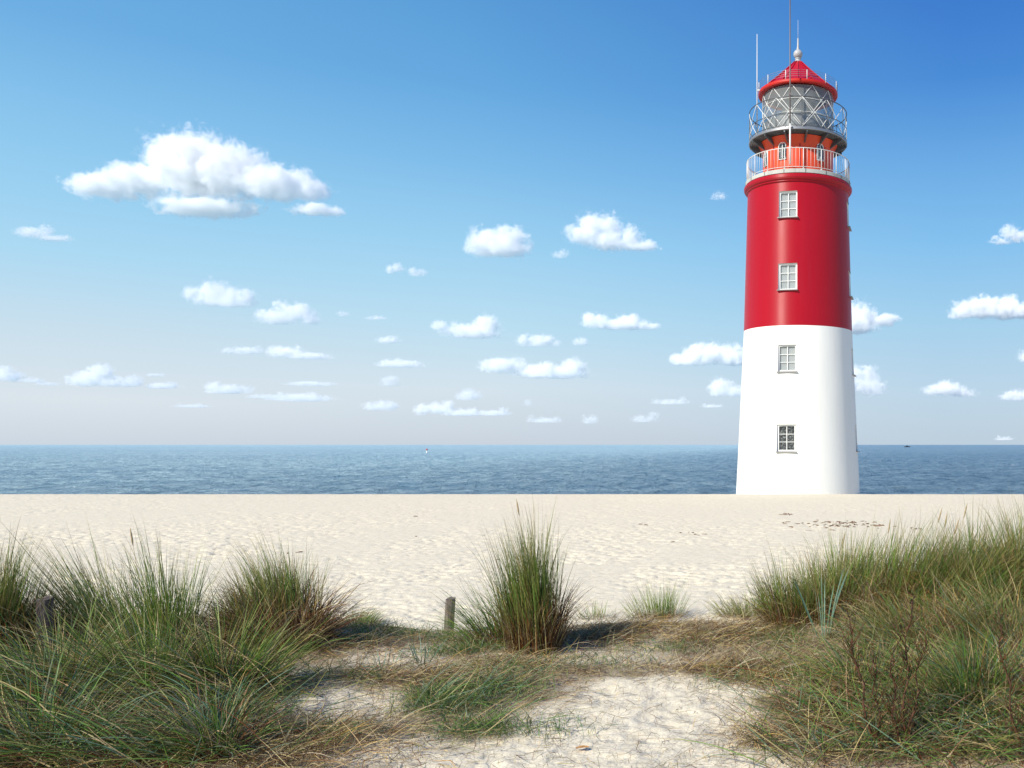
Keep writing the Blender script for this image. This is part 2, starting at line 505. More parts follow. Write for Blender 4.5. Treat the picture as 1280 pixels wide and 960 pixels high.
def window(az, z, pane_mat):
    r = R_at(z) - DEPTH
    c = np.array((r * math.sin(az), -r * math.cos(az), z))
    ux = np.array((math.cos(az), math.sin(az), 0)); uy = np.array((-math.sin(az), math.cos(az), 0))  # along, inwards
    tilt = np.array((0, 0, 1.0))
    AX = (tuple(ux), tuple(uy), tuple(tilt))
    def at(x, d, zz): return tuple(c + ux * x + uy * d + tilt * zz)
    w, h = WIN_W - 0.015, WIN_H - 0.015
    fr = MB(); t = 0.075
    fr.box(at(-w / 2 + t / 2, -0.02, 0), (t, 0.09, h), AX); fr.box(at(w / 2 - t / 2, -0.02, 0), (t, 0.09, h), AX)
    fr.box(at(0, -0.02, h / 2 - t / 2), (w - 2 * t, 0.088, t), AX); fr.box(at(0, -0.02, -h / 2 + t / 2), (w - 2 * t, 0.088, t), AX)
    fr.box(at(0, -0.012, 0), (0.034, 0.07, h - 2 * t), AX)
    for q in (-1, 1):
        for k in (-1, 1):
            fr.box(at(k * (w / 4 - t / 2 + 0.0085), -0.010, q * (h - 2 * t) / 6), ((w - 2 * t - 0.034) / 2, 0.045, 0.026), AX)
    o = fr.build('window', M['winwhite'], LH)
    g = MB(); g.box(at(0, 0.020, 0), (w - 2 * t + 0.02, 0.008, h - 2 * t + 0.02), AX)
    g.build('pane', pane_mat, o)
    bl = MB()
    nf = 22                                     # a pleated blind hangs close behind the glass
    vs, fs = [], []
    for i in range(nf + 1):
        x = -w / 2 + 0.05 + (w - 0.1) * i / nf
        d = 0.075 + (0.016 if i % 2 else 0.0)
        for zz in (-h / 2 + 0.04, h / 2 - 0.04): vs.append(at(x, d, zz))
    for i in range(nf): fs.append((2 * i, 2 * i + 2, 2 * i + 3, 2 * i + 1))
    bl.add(vs, fs)
    bl.build('blind', M['curtain'], o)
    sl = MB()
    dd = DEPTH
    sl.box(at(0, -dd / 2 - 0.055, -h / 2 - 0.022), (WIN_W + 0.10, dd + 0.13, 0.035), AX)
    sl.build('sill', M['sill'], o)
for i, z in enumerate(WINZ):
    for az in WIN_AZ:
        window(az, z, M['darkpane'] if i == 3 else M['pane'])

# cornice and gallery
mb = MB()
mb.lathe(hard([T(62.75, 245.4), T(64.6, 244.6), T(64.6, 243.2)]) + hard([T(64.6, 243.2), T(66.4, 242.3), T(67.4, 240.6), T(67.4, 238.2), T(66.2, 236.6), T(60, 236.6)]), 120)
mb.build('cornice', M['red'], LH)
mb = MB()
mb.lathe(hard([T(44.3, 235.6), T(65.7, 235.6), T(65.7, 231.2), T(65.3, 230.9), T(44.3, 230.9)]), 120)
gf = mb.build('gallery_floor', M['concrete'], LH)
def around(name, mb, material, parent, angles):
    o = mb.build(name, material, parent); me = o.data
    for i, a in enumerate(angles):
        if i: o = link(bpy.data.objects.new(name, me), parent)
        o.rotation_euler.z = a
jb = MB(); jb.box((0, -65.75 * s, tz(233.3) + B0), (0.025, 0.02, 0.17))
around('slab_joint', jb, M['steel'], gf, [2 * math.pi * (k + 0.35) / 16 for k in range(16)])

GR = 64.0 * s
zf, zt = tz(230.9) + B0, tz(206) + B0
mb = MB()
mb.ring(zt, GR, 0.021, 120); mb.ring(zf + 0.11, GR, 0.014, 120, 6)
rail = mb.build('gallery_railing', M['rail'], LH)
mb = MB()
NP = 18
for k in range(NP * 5):
    if k % 5 == 0: continue
    a = 2 * math.pi * k / (NP * 5) + 0.1
    mb.tube([(GR * math.sin(a), -GR * math.cos(a), zf + 0.11), (GR * math.sin(a), -GR * math.cos(a), zt)], 0.0095, 5)
mb.build('balusters', M['rail'], rail)
post_me = None
for k in range(NP):
    a = 2 * math.pi * k / NP + 0.1
    if post_me is None:
        mb = MB(); mb.tube([(0, -GR, zf), (0, -GR, zt)], 0.022, 8)
        mb.tube([(0, -GR, zf + 0.005), (0, -GR, zf + 0.03)], 0.06, 8)
        o = mb.build('post', M['rail'], rail); post_me = o.data
    else:
        o = link(bpy.data.objects.new('post', post_me), rail)
    o.rotation_euler.z = a

# watch room
mb = MB()
zb, zd = tz(230.9) + B0, tz(184.5) + B0
Rw = 43.8 * s
mb.lathe(hard([(Rw, zb), (Rw + 0.03, zb), (Rw + 0.03, zb + 0.18), (Rw, zb + 0.2), (Rw, zd - 0.55)]) + [(Rw, zd - 0.55), (Rw + 0.02, zd - 0.4), (Rw + 0.10, zd - 0.2), (Rw + 0.22, zd)], 96)
wr = mb.build('watch_room', M['orange'], LH)
mb = MB(); mb.box((0, -Rw - 0.006, (zb + zd) / 2), (0.05, 0.03, zd - zb - 0.7))
around('seam', mb, M['roofred'], wr, [R(a) for a in (3, 48, -42, 120, 190, 260)])
def arched(az, zc, w, h, name):
    AX = ((math.cos(az), math.sin(az), 0), (-math.sin(az), math.cos(az), 0), (0, 0, 1))
    def at(x, d, zz):
        r = Rw + d
        return (r * math.sin(az) + AX[0][0] * x, -r * math.cos(az) + AX[0][1] * x, zz)
    pts = [(-w / 2, zc - h / 2), (-w / 2, zc + h / 2 - w / 2)]
    for k in range(1, 12):
        a = math.pi - math.pi * k / 12
        pts.append((w / 2 * math.cos(a), zc + h / 2 - w / 2 + w / 2 * math.sin(a)))
    pts += [(w / 2, zc + h / 2 - w / 2), (w / 2, zc - h / 2)]
    fr = MB()
    ring3 = [at(x, 0.035, zz) for x, zz in pts] + [at(pts[0][0], 0.035, pts[0][1])]
    fr.tube(ring3, 0.024, 6)
    fr.box(at(0, 0.03, zc), (0.03, 0.03, h * 0.9), AX)
    o = fr.build(name, M['winwhite'], wr)
    g = MB()
    n = len(pts)
    g.add([at(x, 0.03, zz) for x, zz in pts] + [at(x, -0.05, zz) for x, zz in pts],
          [tuple(range(n))] + [(i, (i + 1) % n, n + (i + 1) % n, n + i) for i in range(n)])
    g.build('pane', M['darkpane'], o)
for a, zc, w, h in ((R(-25), tz(202) + B0, 0.40, 0.85), (R(37), tz(202) + B0, 0.40, 0.85), (R(-63), tz(205) + B0, 0.42, 0.75)):
    arched(a, zc, w, h, 'watch_window')

# lantern deck
mb = MB()
zk = tz(181) + B0
mb.lathe(hard([T(44.5, 183.0), T(61.0, 183.0), T(61.4, 182.6), T(61.4, 180.2), T(61.0, 179.9), T(43, 179.9)]), 120)
dk = mb.build('lantern_deck', M['galv'], LH)
mb = MB()
for rr in (47, 49.5, 52, 54.5, 57, 59.3): mb.ring(tz(183.3) + B0, rr * s, 0.022, 96, 5)
mb.build('deck_grating', M['steel'], dk)
br_me = None
for k in range(14):
    if br_me is None:
        mb = MB()
        r0, r1 = 44.2 * s, 60.6 * s
        z1 = tz(183.6) + B0
        mb.add([(-.035, -r0, z1), (.035, -r0, z1), (.035, -r1, z1), (-.035, -r1, z1),
                (-.035, -r0, z1 - 0.42), (.035, -r0, z1 - 0.42), (.035, -r1, z1 - 0.08), (-.035, -r1, z1 - 0.08)],
               [(0, 1, 2, 3), (7, 6, 5, 4), (0, 4, 5, 1), (3, 2, 6, 7), (1, 5, 6, 2), (0, 3, 7, 4)])
        o = mb.build('bracket', M['steel'], dk); br_me = o.data
    else: o = link(bpy.data.objects.new('bracket', br_me), dk)
    o.rotation_euler.z = 2 * math.pi * (k + 0.4) / 14

DR = 60.6 * s
z0, z1 = tz(179.9) + B0, tz(144) + B0
mb = MB()
mb.ring(z1, DR, 0.024, 120, 6); mb.ring((z0 + z1) / 2 - 0.1, DR, 0.017, 120, 6); mb.ring(z0 + 0.07, DR, 0.018, 120, 6)
dr = mb.build('deck_railing', M['steel'], LH)
mb = MB()
NX = 12
for k in range(NX):
    a0 = 2 * math.pi * (k + 0.15) / NX; a1 = 2 * math.pi * (k + 1.15) / NX
    for (aa, ab) in ((a0, a1), (a1, a0)):
        pts = []
        for q in range(7):
            a = aa + (ab - aa) * q / 6
            pts.append((DR * math.sin(a), -DR * math.cos(a), z0 + (z1 - z0) * q / 6))
        mb.tube(pts, 0.017, 6)
mb.build('lattice_bars', M['rail'], dr)
mb = MB(); mb.tube([(0, -DR, z0), (0, -DR, z1)], 0.016, 6)
around('upright', mb, M['steel'], dr, [2 * math.pi * (k + 0.15) / NX for k in range(NX)])

# lantern room
LR = 44.0 * s
zl0, zl1 = tz(179.9) + B0, tz(123) + B0
mb = MB()
mb.lathe(hard([(LR + 0.02, zl0), (LR + 0.02, zl0 + 0.32), (LR - 0.1, zl0 + 0.34)]), 96)
mb.build('lantern_base', M['galv'], LH)
mb = MB()
mb.lathe([(LR, zl0 + 0.33), (LR, (zl0 + zl1) / 2), (LR, zl1)], 96)
lg = mb.build('lantern_glazing', M['lanternglass'], LH)
mb = MB()
NG = 11
for k in range(NG):
    for d in (1, -1):
        pts = []
        for q in range(11):
            a = 2 * math.pi * (k + 0.2 + d * 1.5 * q / 10) / NG
            pts.append(((LR + 0.015) * math.sin(a), -(LR + 0.015) * math.cos(a), zl0 + 0.33 + (zl1 - zl0 - 0.33) * q / 10))
        mb.tube(pts, 0.019, 6)
for q in (1 / 3, 2 / 3): mb.ring(zl0 + 0.33 + (zl1 - zl0 - 0.33) * q, LR + 0.015, 0.015, 96, 6)
mb.build('glazing_bars', M['rail'], lg)
mb = MB()
cz = (zl0 + zl1) / 2 + 0.1
prof = [(0.15, cz - 0.95), (0.75, cz - 0.95)]
for q in range(19):
    t = -1 + 2 * q / 18
    prof.append((0.98 * math.cos(t * 0.85) * (1.0 if q % 2 else 0.95), cz + t * 0.85))
prof += [(0.6, cz + 0.9), (0.1, cz + 0.95)]
mb.lathe(prof, 48, smooth=False)
mb.build('lens', M['lens'], LH)
mb = MB()
mb.tube([(0, 0, zl0), (0, 0, cz - 0.93)], 0.55, 24); mb.lathe([(0.9, zl1 - 0.35), (1.3, zl1 - 0.02), (0, zl1 - 0.02)], 40)
mb.lathe(hard([(LR - 0.04, zl0 + 0.2), (LR - 0.04, zl0 + 0.9), (LR - 0.06, zl0 + 0.9)]), 60)
mb.build('lamp_pedestal', M['galv'], LH)

# roof
ze0, ze1 = tz(122.0) + B0, tz(118) + B0
mb = MB()
mb.lathe(hard([(LR - 0.05, ze0 + 0.03), (49.0 * s, ze0), (49.7 * s, ze0 + 0.05), (49.7 * s, ze1 - 0.05), (49.2 * s, ze1), (46 * s, ze1 + 0.02)]), 96)
mb.build('eave', M['eave'], LH)
mb = MB()
prof = [(48.2 * s, ze1 + 0.01)]
zap = tz(78) + B0
for q in range(1, 9):
    t = q / 8
    prof.append((48.2 * s + (4.6 * s - 48.2 * s) * t, ze1 + (zap - ze1) * t - 0.05 * math.sin(math.pi * t)))
mb.lathe(prof, 16, smooth=False)
roof = mb.build('roof', M['roofred'], LH)
mb = MB()
for k in range(16):
    a = 2 * math.pi * k / 16
    mb.tube([((r + 0.012) * math.sin(a), -(r + 0.012) * math.cos(a), z + 0.012) for r, z in prof], 0.022, 5)
mb.build('roof_ribs', M['roofred'], roof)
mb = MB()
RR = 49.4 * s
for q in range(4): mb.ring(ze1 + 0.12 + q * 0.10, RR, 0.0075, 96, 5)
rr_ = mb.build('roof_railing', M['galv'], LH)
mb = MB(); mb.tube([(0, -RR, ze1 - 0.04), (0, -RR, ze1 + 0.44)], 0.02, 6)
around('stanchion', mb, M['rail'], rr_, [2 * math.pi * (k + 0.42) / 12 for k in range(12)])
mb = MB()
mb.lathe(hard([T(5.0, 78.4), T(4.2, 76.5), T(3.4, 76), T(3.4, 74.6), T(3.9, 74.3), T(3.9, 73.3)]), 24)
zc = tz(68) + B0; rb = 5.7 * s
mb.lathe([(rb * math.sin(math.pi * q / 14) + 1e-4, zc - rb * math.cos(math.pi * q / 14)) for q in range(15)], 28)
mb.lathe([T(2.0, 62.9), T(1.2, 58), T(0.9, 48), T(0.01, 47.8)], 12)
fin = mb.build('finial', M['finial'], LH)
mb = MB(); mb.tube([(0, 0, tz(48.5) + B0), (0, 0, tz(25) + B0)], [0.012, 0.006], 6)
mb.build('lightning_rod', M['rail'], fin)

# antennas
def mast_xy(px, r):
    x = (px - PX) / F * (TY - r); return (x, -math.sqrt(max(r * r - x * x, 0)))
mx, my = mast_xy(987.6, 64.9 * s)
mb = MB()
mb.tube([(mx, my, tz(226) + B0), (mx, my, tz(178) + B0)], 0.045, 10)
for yy in (206, 181): mb.box((mx, my + 0.05, tz(yy) + B0), (0.12, 0.16, 0.07))
am = mb.build('antenna_mast', M['rail'], LH)
mb = MB()
mb.tube([(mx, my, tz(178) + B0), (mx, my, tz(130) + B0), (mx, my, tz(-55) + B0)], [0.034, 0.032, 0.024], 8)
mb.box((mx, my + 0.02, tz(143) + B0), (0.09, 0.12, 0.12))
mb.build('mast_rod', M['mast'], am)
ax, ay = -50.3 * s, -0.75
mb = MB()
mb.tube([(ax, ay, tz(179.9) + B0), (ax, ay, tz(112) + B0), (ax, ay, tz(51) + B0)], [0.032, 0.026, 0.016], 8)
mb.box((ax, ay, tz(176) + B0), (0.14, 0.14, 0.12)); mb.box((ax + 0.06, ay, tz(120) + B0), (0.16, 0.06, 0.06))
mb.build('whip_antenna', M['rail'], LH)

# ------------------------------------------------------------------ grass
PAL = {  # linear leaf colours
    'green': (0.115, 0.205, 0.036), 'fresh': (0.19, 0.275, 0.050), 'olive': (0.225, 0.22, 0.062), 'blue': (0.125, 0.205, 0.125),
    'deep': (0.055, 0.115, 0.025), 'straw': (0.44, 0.335, 0.165), 'gold': (0.40, 0.26, 0.075), 'rust': (0.165, 0.062, 0.020), 'brown': (0.14, 0.085, 0.045),
    'pale': (0.50, 0.43, 0.28), 'grey': (0.26, 0.22, 0.16),
}
def pick(n, weights):
    ks = list(weights); w = np.array([weights[k] for k in ks], float); w /= w.sum()
    c = np.array([PAL[k] for k in ks])[RNG.choice(len(ks), n, p=w)]
    return c * RNG.uniform(0.72, 1.3, (n, 1)) * RNG.uniform(0.93, 1.07, (n, 3))

def blades(base, az, lean, curve, length, width, col, col0=None, c0=0.25, col1=None, c1=0.9, segs=7, power=1.4, wob=0.06, clamp=True, tipw=0.06, midw=1.0):
    """arrays per blade -> verts, faces, tints. col0 colours the lowest part of the leaf (dead sheath), col1 its tip"""
    n = len(base)
    t = np.linspace(0, 1, segs + 1)
    th = lean[:, None] + curve[:, None] * t[None, :] ** power
    azs = az[:, None] + RNG.normal(0, wob, (n, 1)) * t[None, :] * 3
    step = (length / segs)[:, None]
    dx = np.sin(th) * np.cos(azs) * step; dy = np.sin(th) * np.sin(azs) * step; dz = np.cos(th) * step
    P = np.zeros((n, segs + 1, 3)); P[:, 0] = base
    P[:, 1:, 0] = base[:, 0:1] + np.cumsum(dx[:, :-1], 1)
    P[:, 1:, 1] = base[:, 1:2] + np.cumsum(dy[:, :-1], 1)
    P[:, 1:, 2] = base[:, 2:3] + np.cumsum(dz[:, :-1], 1)
    if clamp:
        g = terrain(P[..., 0], P[..., 1], False) + RNG.uniform(0.004, 0.05, (n, 1))
        P[:, 1:, 2] = np.maximum(P[:, 1:, 2], g[:, 1:])
    tw = RNG.uniform(-1.2, 1.2, n)[:, None] + RNG.normal(0, 0.5, (n, 1)) * t
    hx, hy = -np.sin(azs), np.cos(azs)
    nx, ny, nz = np.cos(th) * np.cos(azs), np.cos(th) * np.sin(azs), -np.sin(th)
    W = np.stack([hx * np.cos(tw) + nx * np.sin(tw), hy * np.cos(tw) + ny * np.sin(tw), nz * np.sin(tw)], -1)
    prof = np.interp(t, [0, 0.3, 0.7, 1], [0.75, midw, 0.75 * midw, tipw])
    hw = (width[:, None] * 0.5 * prof)[..., None]
    V = np.stack([P - W * hw, P + W * hw], 2).reshape(n, -1, 3)
    C = np.repeat(col[:, None, :], segs + 1, 1)
    if col0 is not None:
        k = 1 - sstep(c0 * 0.35, c0 * 1.3, t[None, :] + RNG.uniform(-0.12, 0.12, (n, 1)))
        C = C * (1 - k[..., None]) + col0[:, None, :] * k[..., None]
    if col1 is not None:
        k = sstep(c1 - 0.12, c1 + 0.1, t[None, :] + RNG.uniform(-0.15, 0.15, (n, 1)))
        C = C * (1 - k[..., None]) + col1[:, None, :] * k[..., None]
    C = np.repeat(C[:, :, None, :], 2, 2).reshape(n, -1, 3)
    m = 2 * (segs + 1)
    a = np.arange(segs) * 2
    q = np.stack([a, a + 1, a + 3, a + 2], -1)
    Fc = (q[None] + (np.arange(n) * m)[:, None, None]).reshape(-1, 4)
    return V.reshape(-1, 3), Fc, C.reshape(-1, 3)

def merge(parts):
    V, Fc, C, b = [], [], [], 0
    for v, f, c in parts:
        V.append(v); Fc.append(f + b); C.append(c); b += len(v)
    return np.concatenate(V), np.concatenate(Fc), np.concatenate(C)

def clump_base(g, n, rx, ry, pw=0.6):
    a = RNG.uniform(0, 2 * math.pi, n); r = RNG.uniform(0, 1, n) ** pw
    X = g[0] + rx * r * np.cos(a); Y = g[1] + ry * r * np.sin(a)
    Z = terrain(X, Y, False) - 0.02
    return np.stack([X, Y, Z], -1), a, r

SEEDS = []
def tuft(px, py, label, h, rx, ry=None, n=900, spread=0.35, lean_az=math.pi, lean=0.1, curve=0.5, pal=None, rust=0.28, thatch=400, thatch_h=0.4,
         seeds=0, width=0.0052, name='marram_tuft', hvar=0.35, group='marram grass tufts on the dune', dead=None, lyers=0, cvar=0.5, power=1.4, loose=1.0, th_lean=0.9):
    g = ground(px, py)
    ry = ry or rx
    base, a, r = clump_base(g, n, rx, ry)
    ns = 9                                        # a tuft is several shoots with a lean and height of their own
    sc_a, sc_r = RNG.uniform(0, 6.28, ns), RNG.uniform(0, 1, ns) ** 0.6
    sub = RNG.integers(0, ns, n)
    jit = RNG.normal(0, 0.30, (n, 2))
    bx_ = sc_r[sub] * np.cos(sc_a[sub]) + jit[:, 0]; by_ = sc_r[sub] * np.sin(sc_a[sub]) + jit[:, 1]
    r = np.clip(np.hypot(bx_, by_), 0, 1.25); a = np.arctan2(by_, bx_)
    base[:, 0] = g[0] + rx * bx_; base[:, 1] = g[1] + ry * by_
    base[:, 2] = terrain(base[:, 0], base[:, 1], False) - 0.02
    s_lx, s_ly, s_h, s_c = RNG.normal(0, 0.11, ns), RNG.normal(0, 0.11, ns), RNG.uniform(0.72, 1.08, ns), RNG.uniform(0.6, 1.5, ns)
    # lean outwards from the centre, plus a shared wind lean
    ox = np.cos(a) * r * spread + math.cos(lean_az) * lean + RNG.normal(0, 0.085 * loose, n) + loose * s_lx[sub]
    oy = np.sin(a) * r * spread + math.sin(lean_az) * lean + RNG.normal(0, 0.085 * loose, n) + loose * s_ly[sub]
    le = np.hypot(ox, oy); az = np.arctan2(oy, ox)
    ln = 1.3 * h * (0.34 + 0.66 * RNG.beta(1.9, 2.1, n)) * s_h[sub] * (1.08 - 0.2 * r)
    cu = curve * s_c[sub] * RNG.uniform(0.15, 1.0, n) + RNG.normal(0, 0.06, n) + (RNG.uniform(0, 1, n) < 0.08) * cvar
    w = width * RNG.uniform(0.5, 1.15, n)
    pal = pal or {'green': 5, 'olive': 3, 'fresh': 2, 'straw': 1}
    tip = pick(n, {'straw': 3, 'olive': 2, 'gold': 1})
    V, Fc, C = blades(base, az, le, cu, ln, w, pick(n, pal), pick(n, dead or {'rust': 4, 'brown': 4, 'straw': 1}), rust, tip, 0.9, power=power)
    o = np_mesh(name, V, Fc, M['blade'], cols=C)
    tag(o, label, 'grass tuft', group)
    if thatch:
        base, a, r = clump_base(g, thatch, rx * 1.1, ry * 1.1, 0.45)
        az = a + RNG.normal(0, 0.9, thatch)
        parts = [blades(base, az, RNG.uniform(0.03, th_lean, thatch), RNG.uniform(0.1, 2.1 * th_lean, thatch), thatch_h * RNG.uniform(0.35, 1.2, thatch),
                        width * RNG.uniform(0.6, 1.2, thatch), pick(thatch, {'rust': 3, 'brown': 4, 'straw': 2, 'grey': 1, 'gold': 1}), segs=6)]
        if lyers:
            base, a, r = clump_base(g, lyers, rx * 1.3, ry * 1.3, 0.5)
            az = a + RNG.normal(0, 0.5, lyers)
            parts.append(blades(base, az, RNG.uniform(0.5, 1.2, lyers), RNG.uniform(0.3, 1.2, lyers), h * RNG.uniform(0.35, 0.8, lyers),
                                width * RNG.uniform(0.7, 1.2, lyers), pick(lyers, {'green': 3, 'olive': 2, 'straw': 3, 'brown': 1}), segs=7))
        V, Fc, C = merge(parts)
        np_mesh('dead_thatch', V, Fc, M['dry'], o, cols=C)
    for k in range(seeds):
        a0 = RNG.uniform(0, 6.28); bx, by = g[0] + rx * 0.6 * math.cos(a0), g[1] + ry * 0.6 * math.sin(a0)
        bz = float(terrain(bx, by, False))
        hh = h * RNG.uniform(0.92, 1.12); la = lean * 0.8 + 0.08
        top = np.array((bx + math.cos(lean_az) * la * hh + RNG.normal(0, 0.05) , by + math.sin(lean_az) * la * hh, bz + hh))
        b0 = np.array((bx, by, bz)); mid = (b0 + top) / 2 + np.array((0, 0, 0.02))
        m_ = MB()
        m_.tube([b0, mid, top], [0.0022, 0.002, 0.0015], 5)
        d = (top - mid) / np.linalg.norm(top - mid)
        m_.tube([top - d * 0.14, top - d * 0.10, top - d * 0.05, top], [0.002, 0.0065, 0.006, 0.001], 6)
        so = m_.build('seed_head', M['seed'], o)
    return o
M['seed'] = paint('dry_seed_head', (0.40, 0.30, 0.16), 0.8, 0.2, 6, False)

W_ = math.pi     # wind: blades lean to the left of the picture
tuft(-8, 822, 'brown based marram tuft cut by the left edge of the picture', 0.95, 0.22, 0.18, 1300, 0.16, W_, -0.03, 0.4, {'green': 5, 'olive': 4, 'fresh': 1}, 0.52, 900, 0.6, power=2.2, loose=0.8)
tuft(122, 806, 'wide loose marram tuft leaning left beside the left edge tuft', 0.92, 0.25, 0.22, 800, 0.35, W_, 0.42, 0.35, {'green': 5, 'olive': 4, 'straw': 2, 'blue': 1}, 0.30, 500, 0.45, lyers=150)
tuft(205, 818, 'upright bright green marram tuft between the two broad left tufts', 0.90, 0.17, 0.17, 620, 0.28, W_, 0.14, 0.40, {'green': 6, 'fresh': 3, 'olive': 2}, 0.22, 350, 0.4, seeds=1, lyers=120)
tuft(358, 806, 'dense domed marram tuft with dark brown underside left of the path', 0.90, 0.25, 0.19, 1500, 0.13, W_, 0.15, 0.5, {'green': 3, 'olive': 5, 'fresh': 3, 'straw': 1}, 0.5, 1500, 0.62, lyers=100, power=2.0)
tuft(316, 803, 'ragged side tuft leaning left out of the domed tuft', 0.66, 0.18, 0.17, 420, 0.35, W_, 0.25, 0.5, {'green': 4, 'olive': 4, 'straw': 2}, 0.40, 500, 0.5)
tuft(672, 812, 'tall upright marram tuft with rust brown base in the middle of the dune edge', 1.10, 0.165, 0.13, 1350, 0.05, W_, 0.06, 0.42, {'green': 6, 'olive': 4, 'deep': 1, 'fresh': 1}, 0.46, 850, 0.58, seeds=1, power=2.2, loose=0.7, th_lean=0.5)
tuft(628, 802, 'low fanned green grass leaning left out of the tall middle tuft', 0.62, 0.22, 0.18, 600, 0.40, W_, 0.45, 0.7, {'green': 5, 'fresh': 3, 'deep': 2}, 0.25, 200, 0.35)
tuft(452, 782, 'small low green tuft on the dune edge left of the wooden post', 0.30, 0.28, 0.16, 420, 0.5, 0.0, 0.35, 0.9, {'fresh': 5, 'green': 4, 'straw': 1}, 0.2, 120, 0.2)
tuft(825, 772, 'small sparse green tuft standing alone on the dune edge before the beach', 0.56, 0.34, 0.16, 420, 0.5, W_, 0.02, 0.5, {'fresh': 5, 'green': 4, 'olive': 2}, 0.25, 120, 0.2)
tuft(745, 773, 'thin pale green sprouts right of the tall middle tuft', 0.30, 0.25, 0.14, 120, 0.4, W_, 0.0, 0.4, {'fresh': 5, 'green': 3, 'pale': 2}, 0.2, 60, 0.15)
tuft(935, 770, 'low yellow green grass patch at the left foot of the right hand grass bank', 0.46, 0.42, 0.2, 700, 0.5, W_, 0.15, 0.7, {'fresh': 5, 'olive': 4, 'pale': 2}, 0.2, 150, 0.25)
LF = 'arching grass clumps in the left foreground'
def arch(px, py, label, h, rx, n, lean_az, lean, curve, grp, pal=None):
    tuft(px, py, label, h, rx, rx * 0.7, n, 0.75, lean_az, lean, curve, pal or {'green': 6, 'fresh': 2, 'olive': 3, 'blue': 2, 'straw': 2}, 0.22, int(n * 0.55), 0.4, width=0.0062, group=grp, th_lean=1.2, lyers=int(n * 0.15))
arch(60, 872, 'arching green clump near the left edge in front of the grey stump', 0.66, 0.26, 620, W_, 0.35, 1.0, LF)
arch(172, 868, 'bright green clump combed left in front of the wide loose tuft', 0.70, 0.26, 700, W_, 0.45, 0.9, LF, {'green': 6, 'fresh': 4, 'olive': 3, 'straw': 2})
arch(268, 862, 'bright green arching clump in front of the ragged side tuft, nearest the path', 0.66, 0.24, 650, W_, 0.25, 1.0, LF, {'green': 6, 'fresh': 4, 'olive': 3, 'straw': 2})
arch(30, 945, 'dark sprawling clump in the bottom left corner', 0.6, 0.24, 520, W_, 0.3, 1.2, LF, {'green': 4, 'deep': 3, 'blue': 3, 'straw': 2, 'brown': 1})
arch(255, 940, 'bluish green sprawling clump at the bottom edge left of the path', 0.55, 0.22, 560, W_, 0.3, 1.2, LF, {'green': 4, 'deep': 2, 'blue': 4, 'straw': 2})
RF = 'arching grass clumps in the right foreground'
arch(1075, 862, 'green arching clump left of the bare shrubs beside the path', 0.5, 0.22, 480, W_, 0.3, 1.1, RF)
arch(1195, 880, 'pale green clump combed left, right of the upright reddish shrub', 0.62, 0.28, 650, W_, 0.4, 1.0, RF)
arch(1262, 868, 'green arching clump behind the red brown shrub at the right edge', 0.6, 0.26, 560, W_, 0.3, 1.0, RF)
RB = 'marram grass tufts on the right hand bank'
tuft(992, 775, 'first upright tuft at the left end of the right hand bank with dark shaded flank', 0.66, 0.22, 0.22, 900, 0.3, W_, 0.02, 0.35, {'green': 4, 'olive': 5, 'fresh': 2}, 0.35, 500, 0.45, group=RB)
tuft(1062, 765, 'broad olive tuft behind the blue green lyme grass on the right bank', 0.76, 0.34, 0.26, 1300, 0.35, 0.0, 0.16, 0.4, {'green': 4, 'olive': 5, 'fresh': 2, 'straw': 1}, 0.32, 600, 0.5, group=RB, seeds=1)
tuft(1122, 752, 'tallest yellow green tuft on the crown of the right bank', 0.78, 0.32, 0.26, 1200, 0.35, 0.0, 0.2, 0.4, {'fresh': 4, 'olive': 5, 'green': 3, 'straw': 1}, 0.3, 500, 0.5, group=RB, seeds=2)
tuft(1180, 750, 'dark green tuft with brown seed spikes near the right end of the bank', 0.74, 0.32, 0.26, 1000, 0.35, 0.0, 0.26, 0.5, {'green': 5, 'olive': 4, 'deep': 2}, 0.34, 600, 0.5, group=RB, seeds=3)
tuft(1236, 745, 'drooping tuft arching right over a dark hollow on the right bank', 0.78, 0.32, 0.28, 1100, 0.45, 0.0, 0.3, 0.9, {'olive': 4, 'green': 4, 'straw': 2}, 0.34, 700, 0.5, group=RB)
tuft(1290, 735, 'rust tinged tuft cut by the right edge of the picture', 0.78, 0.32, 0.28, 1100, 0.35, W_, 0.05, 0.4, {'olive': 4, 'green': 5, 'gold': 1}, 0.4, 600, 0.5, group=RB)
tuft(1150, 800, 'low tangled tuft in front of the right bank crown', 0.55, 0.40, 0.3, 900, 0.6, W_, 0.2, 1.0, {'green': 4, 'olive': 4, 'straw': 2, 'blue': 1}, 0.3, 500, 0.45, group=RB)
tuft(1245, 800, 'matted green tuft sloping down from the right bank by the picture edge', 0.58, 0.45, 0.3, 900, 0.6, W_, 0.25, 1.0, {'green': 5, 'olive': 3, 'straw': 2, 'blue': 1}, 0.3, 500, 0.45, group=RB)

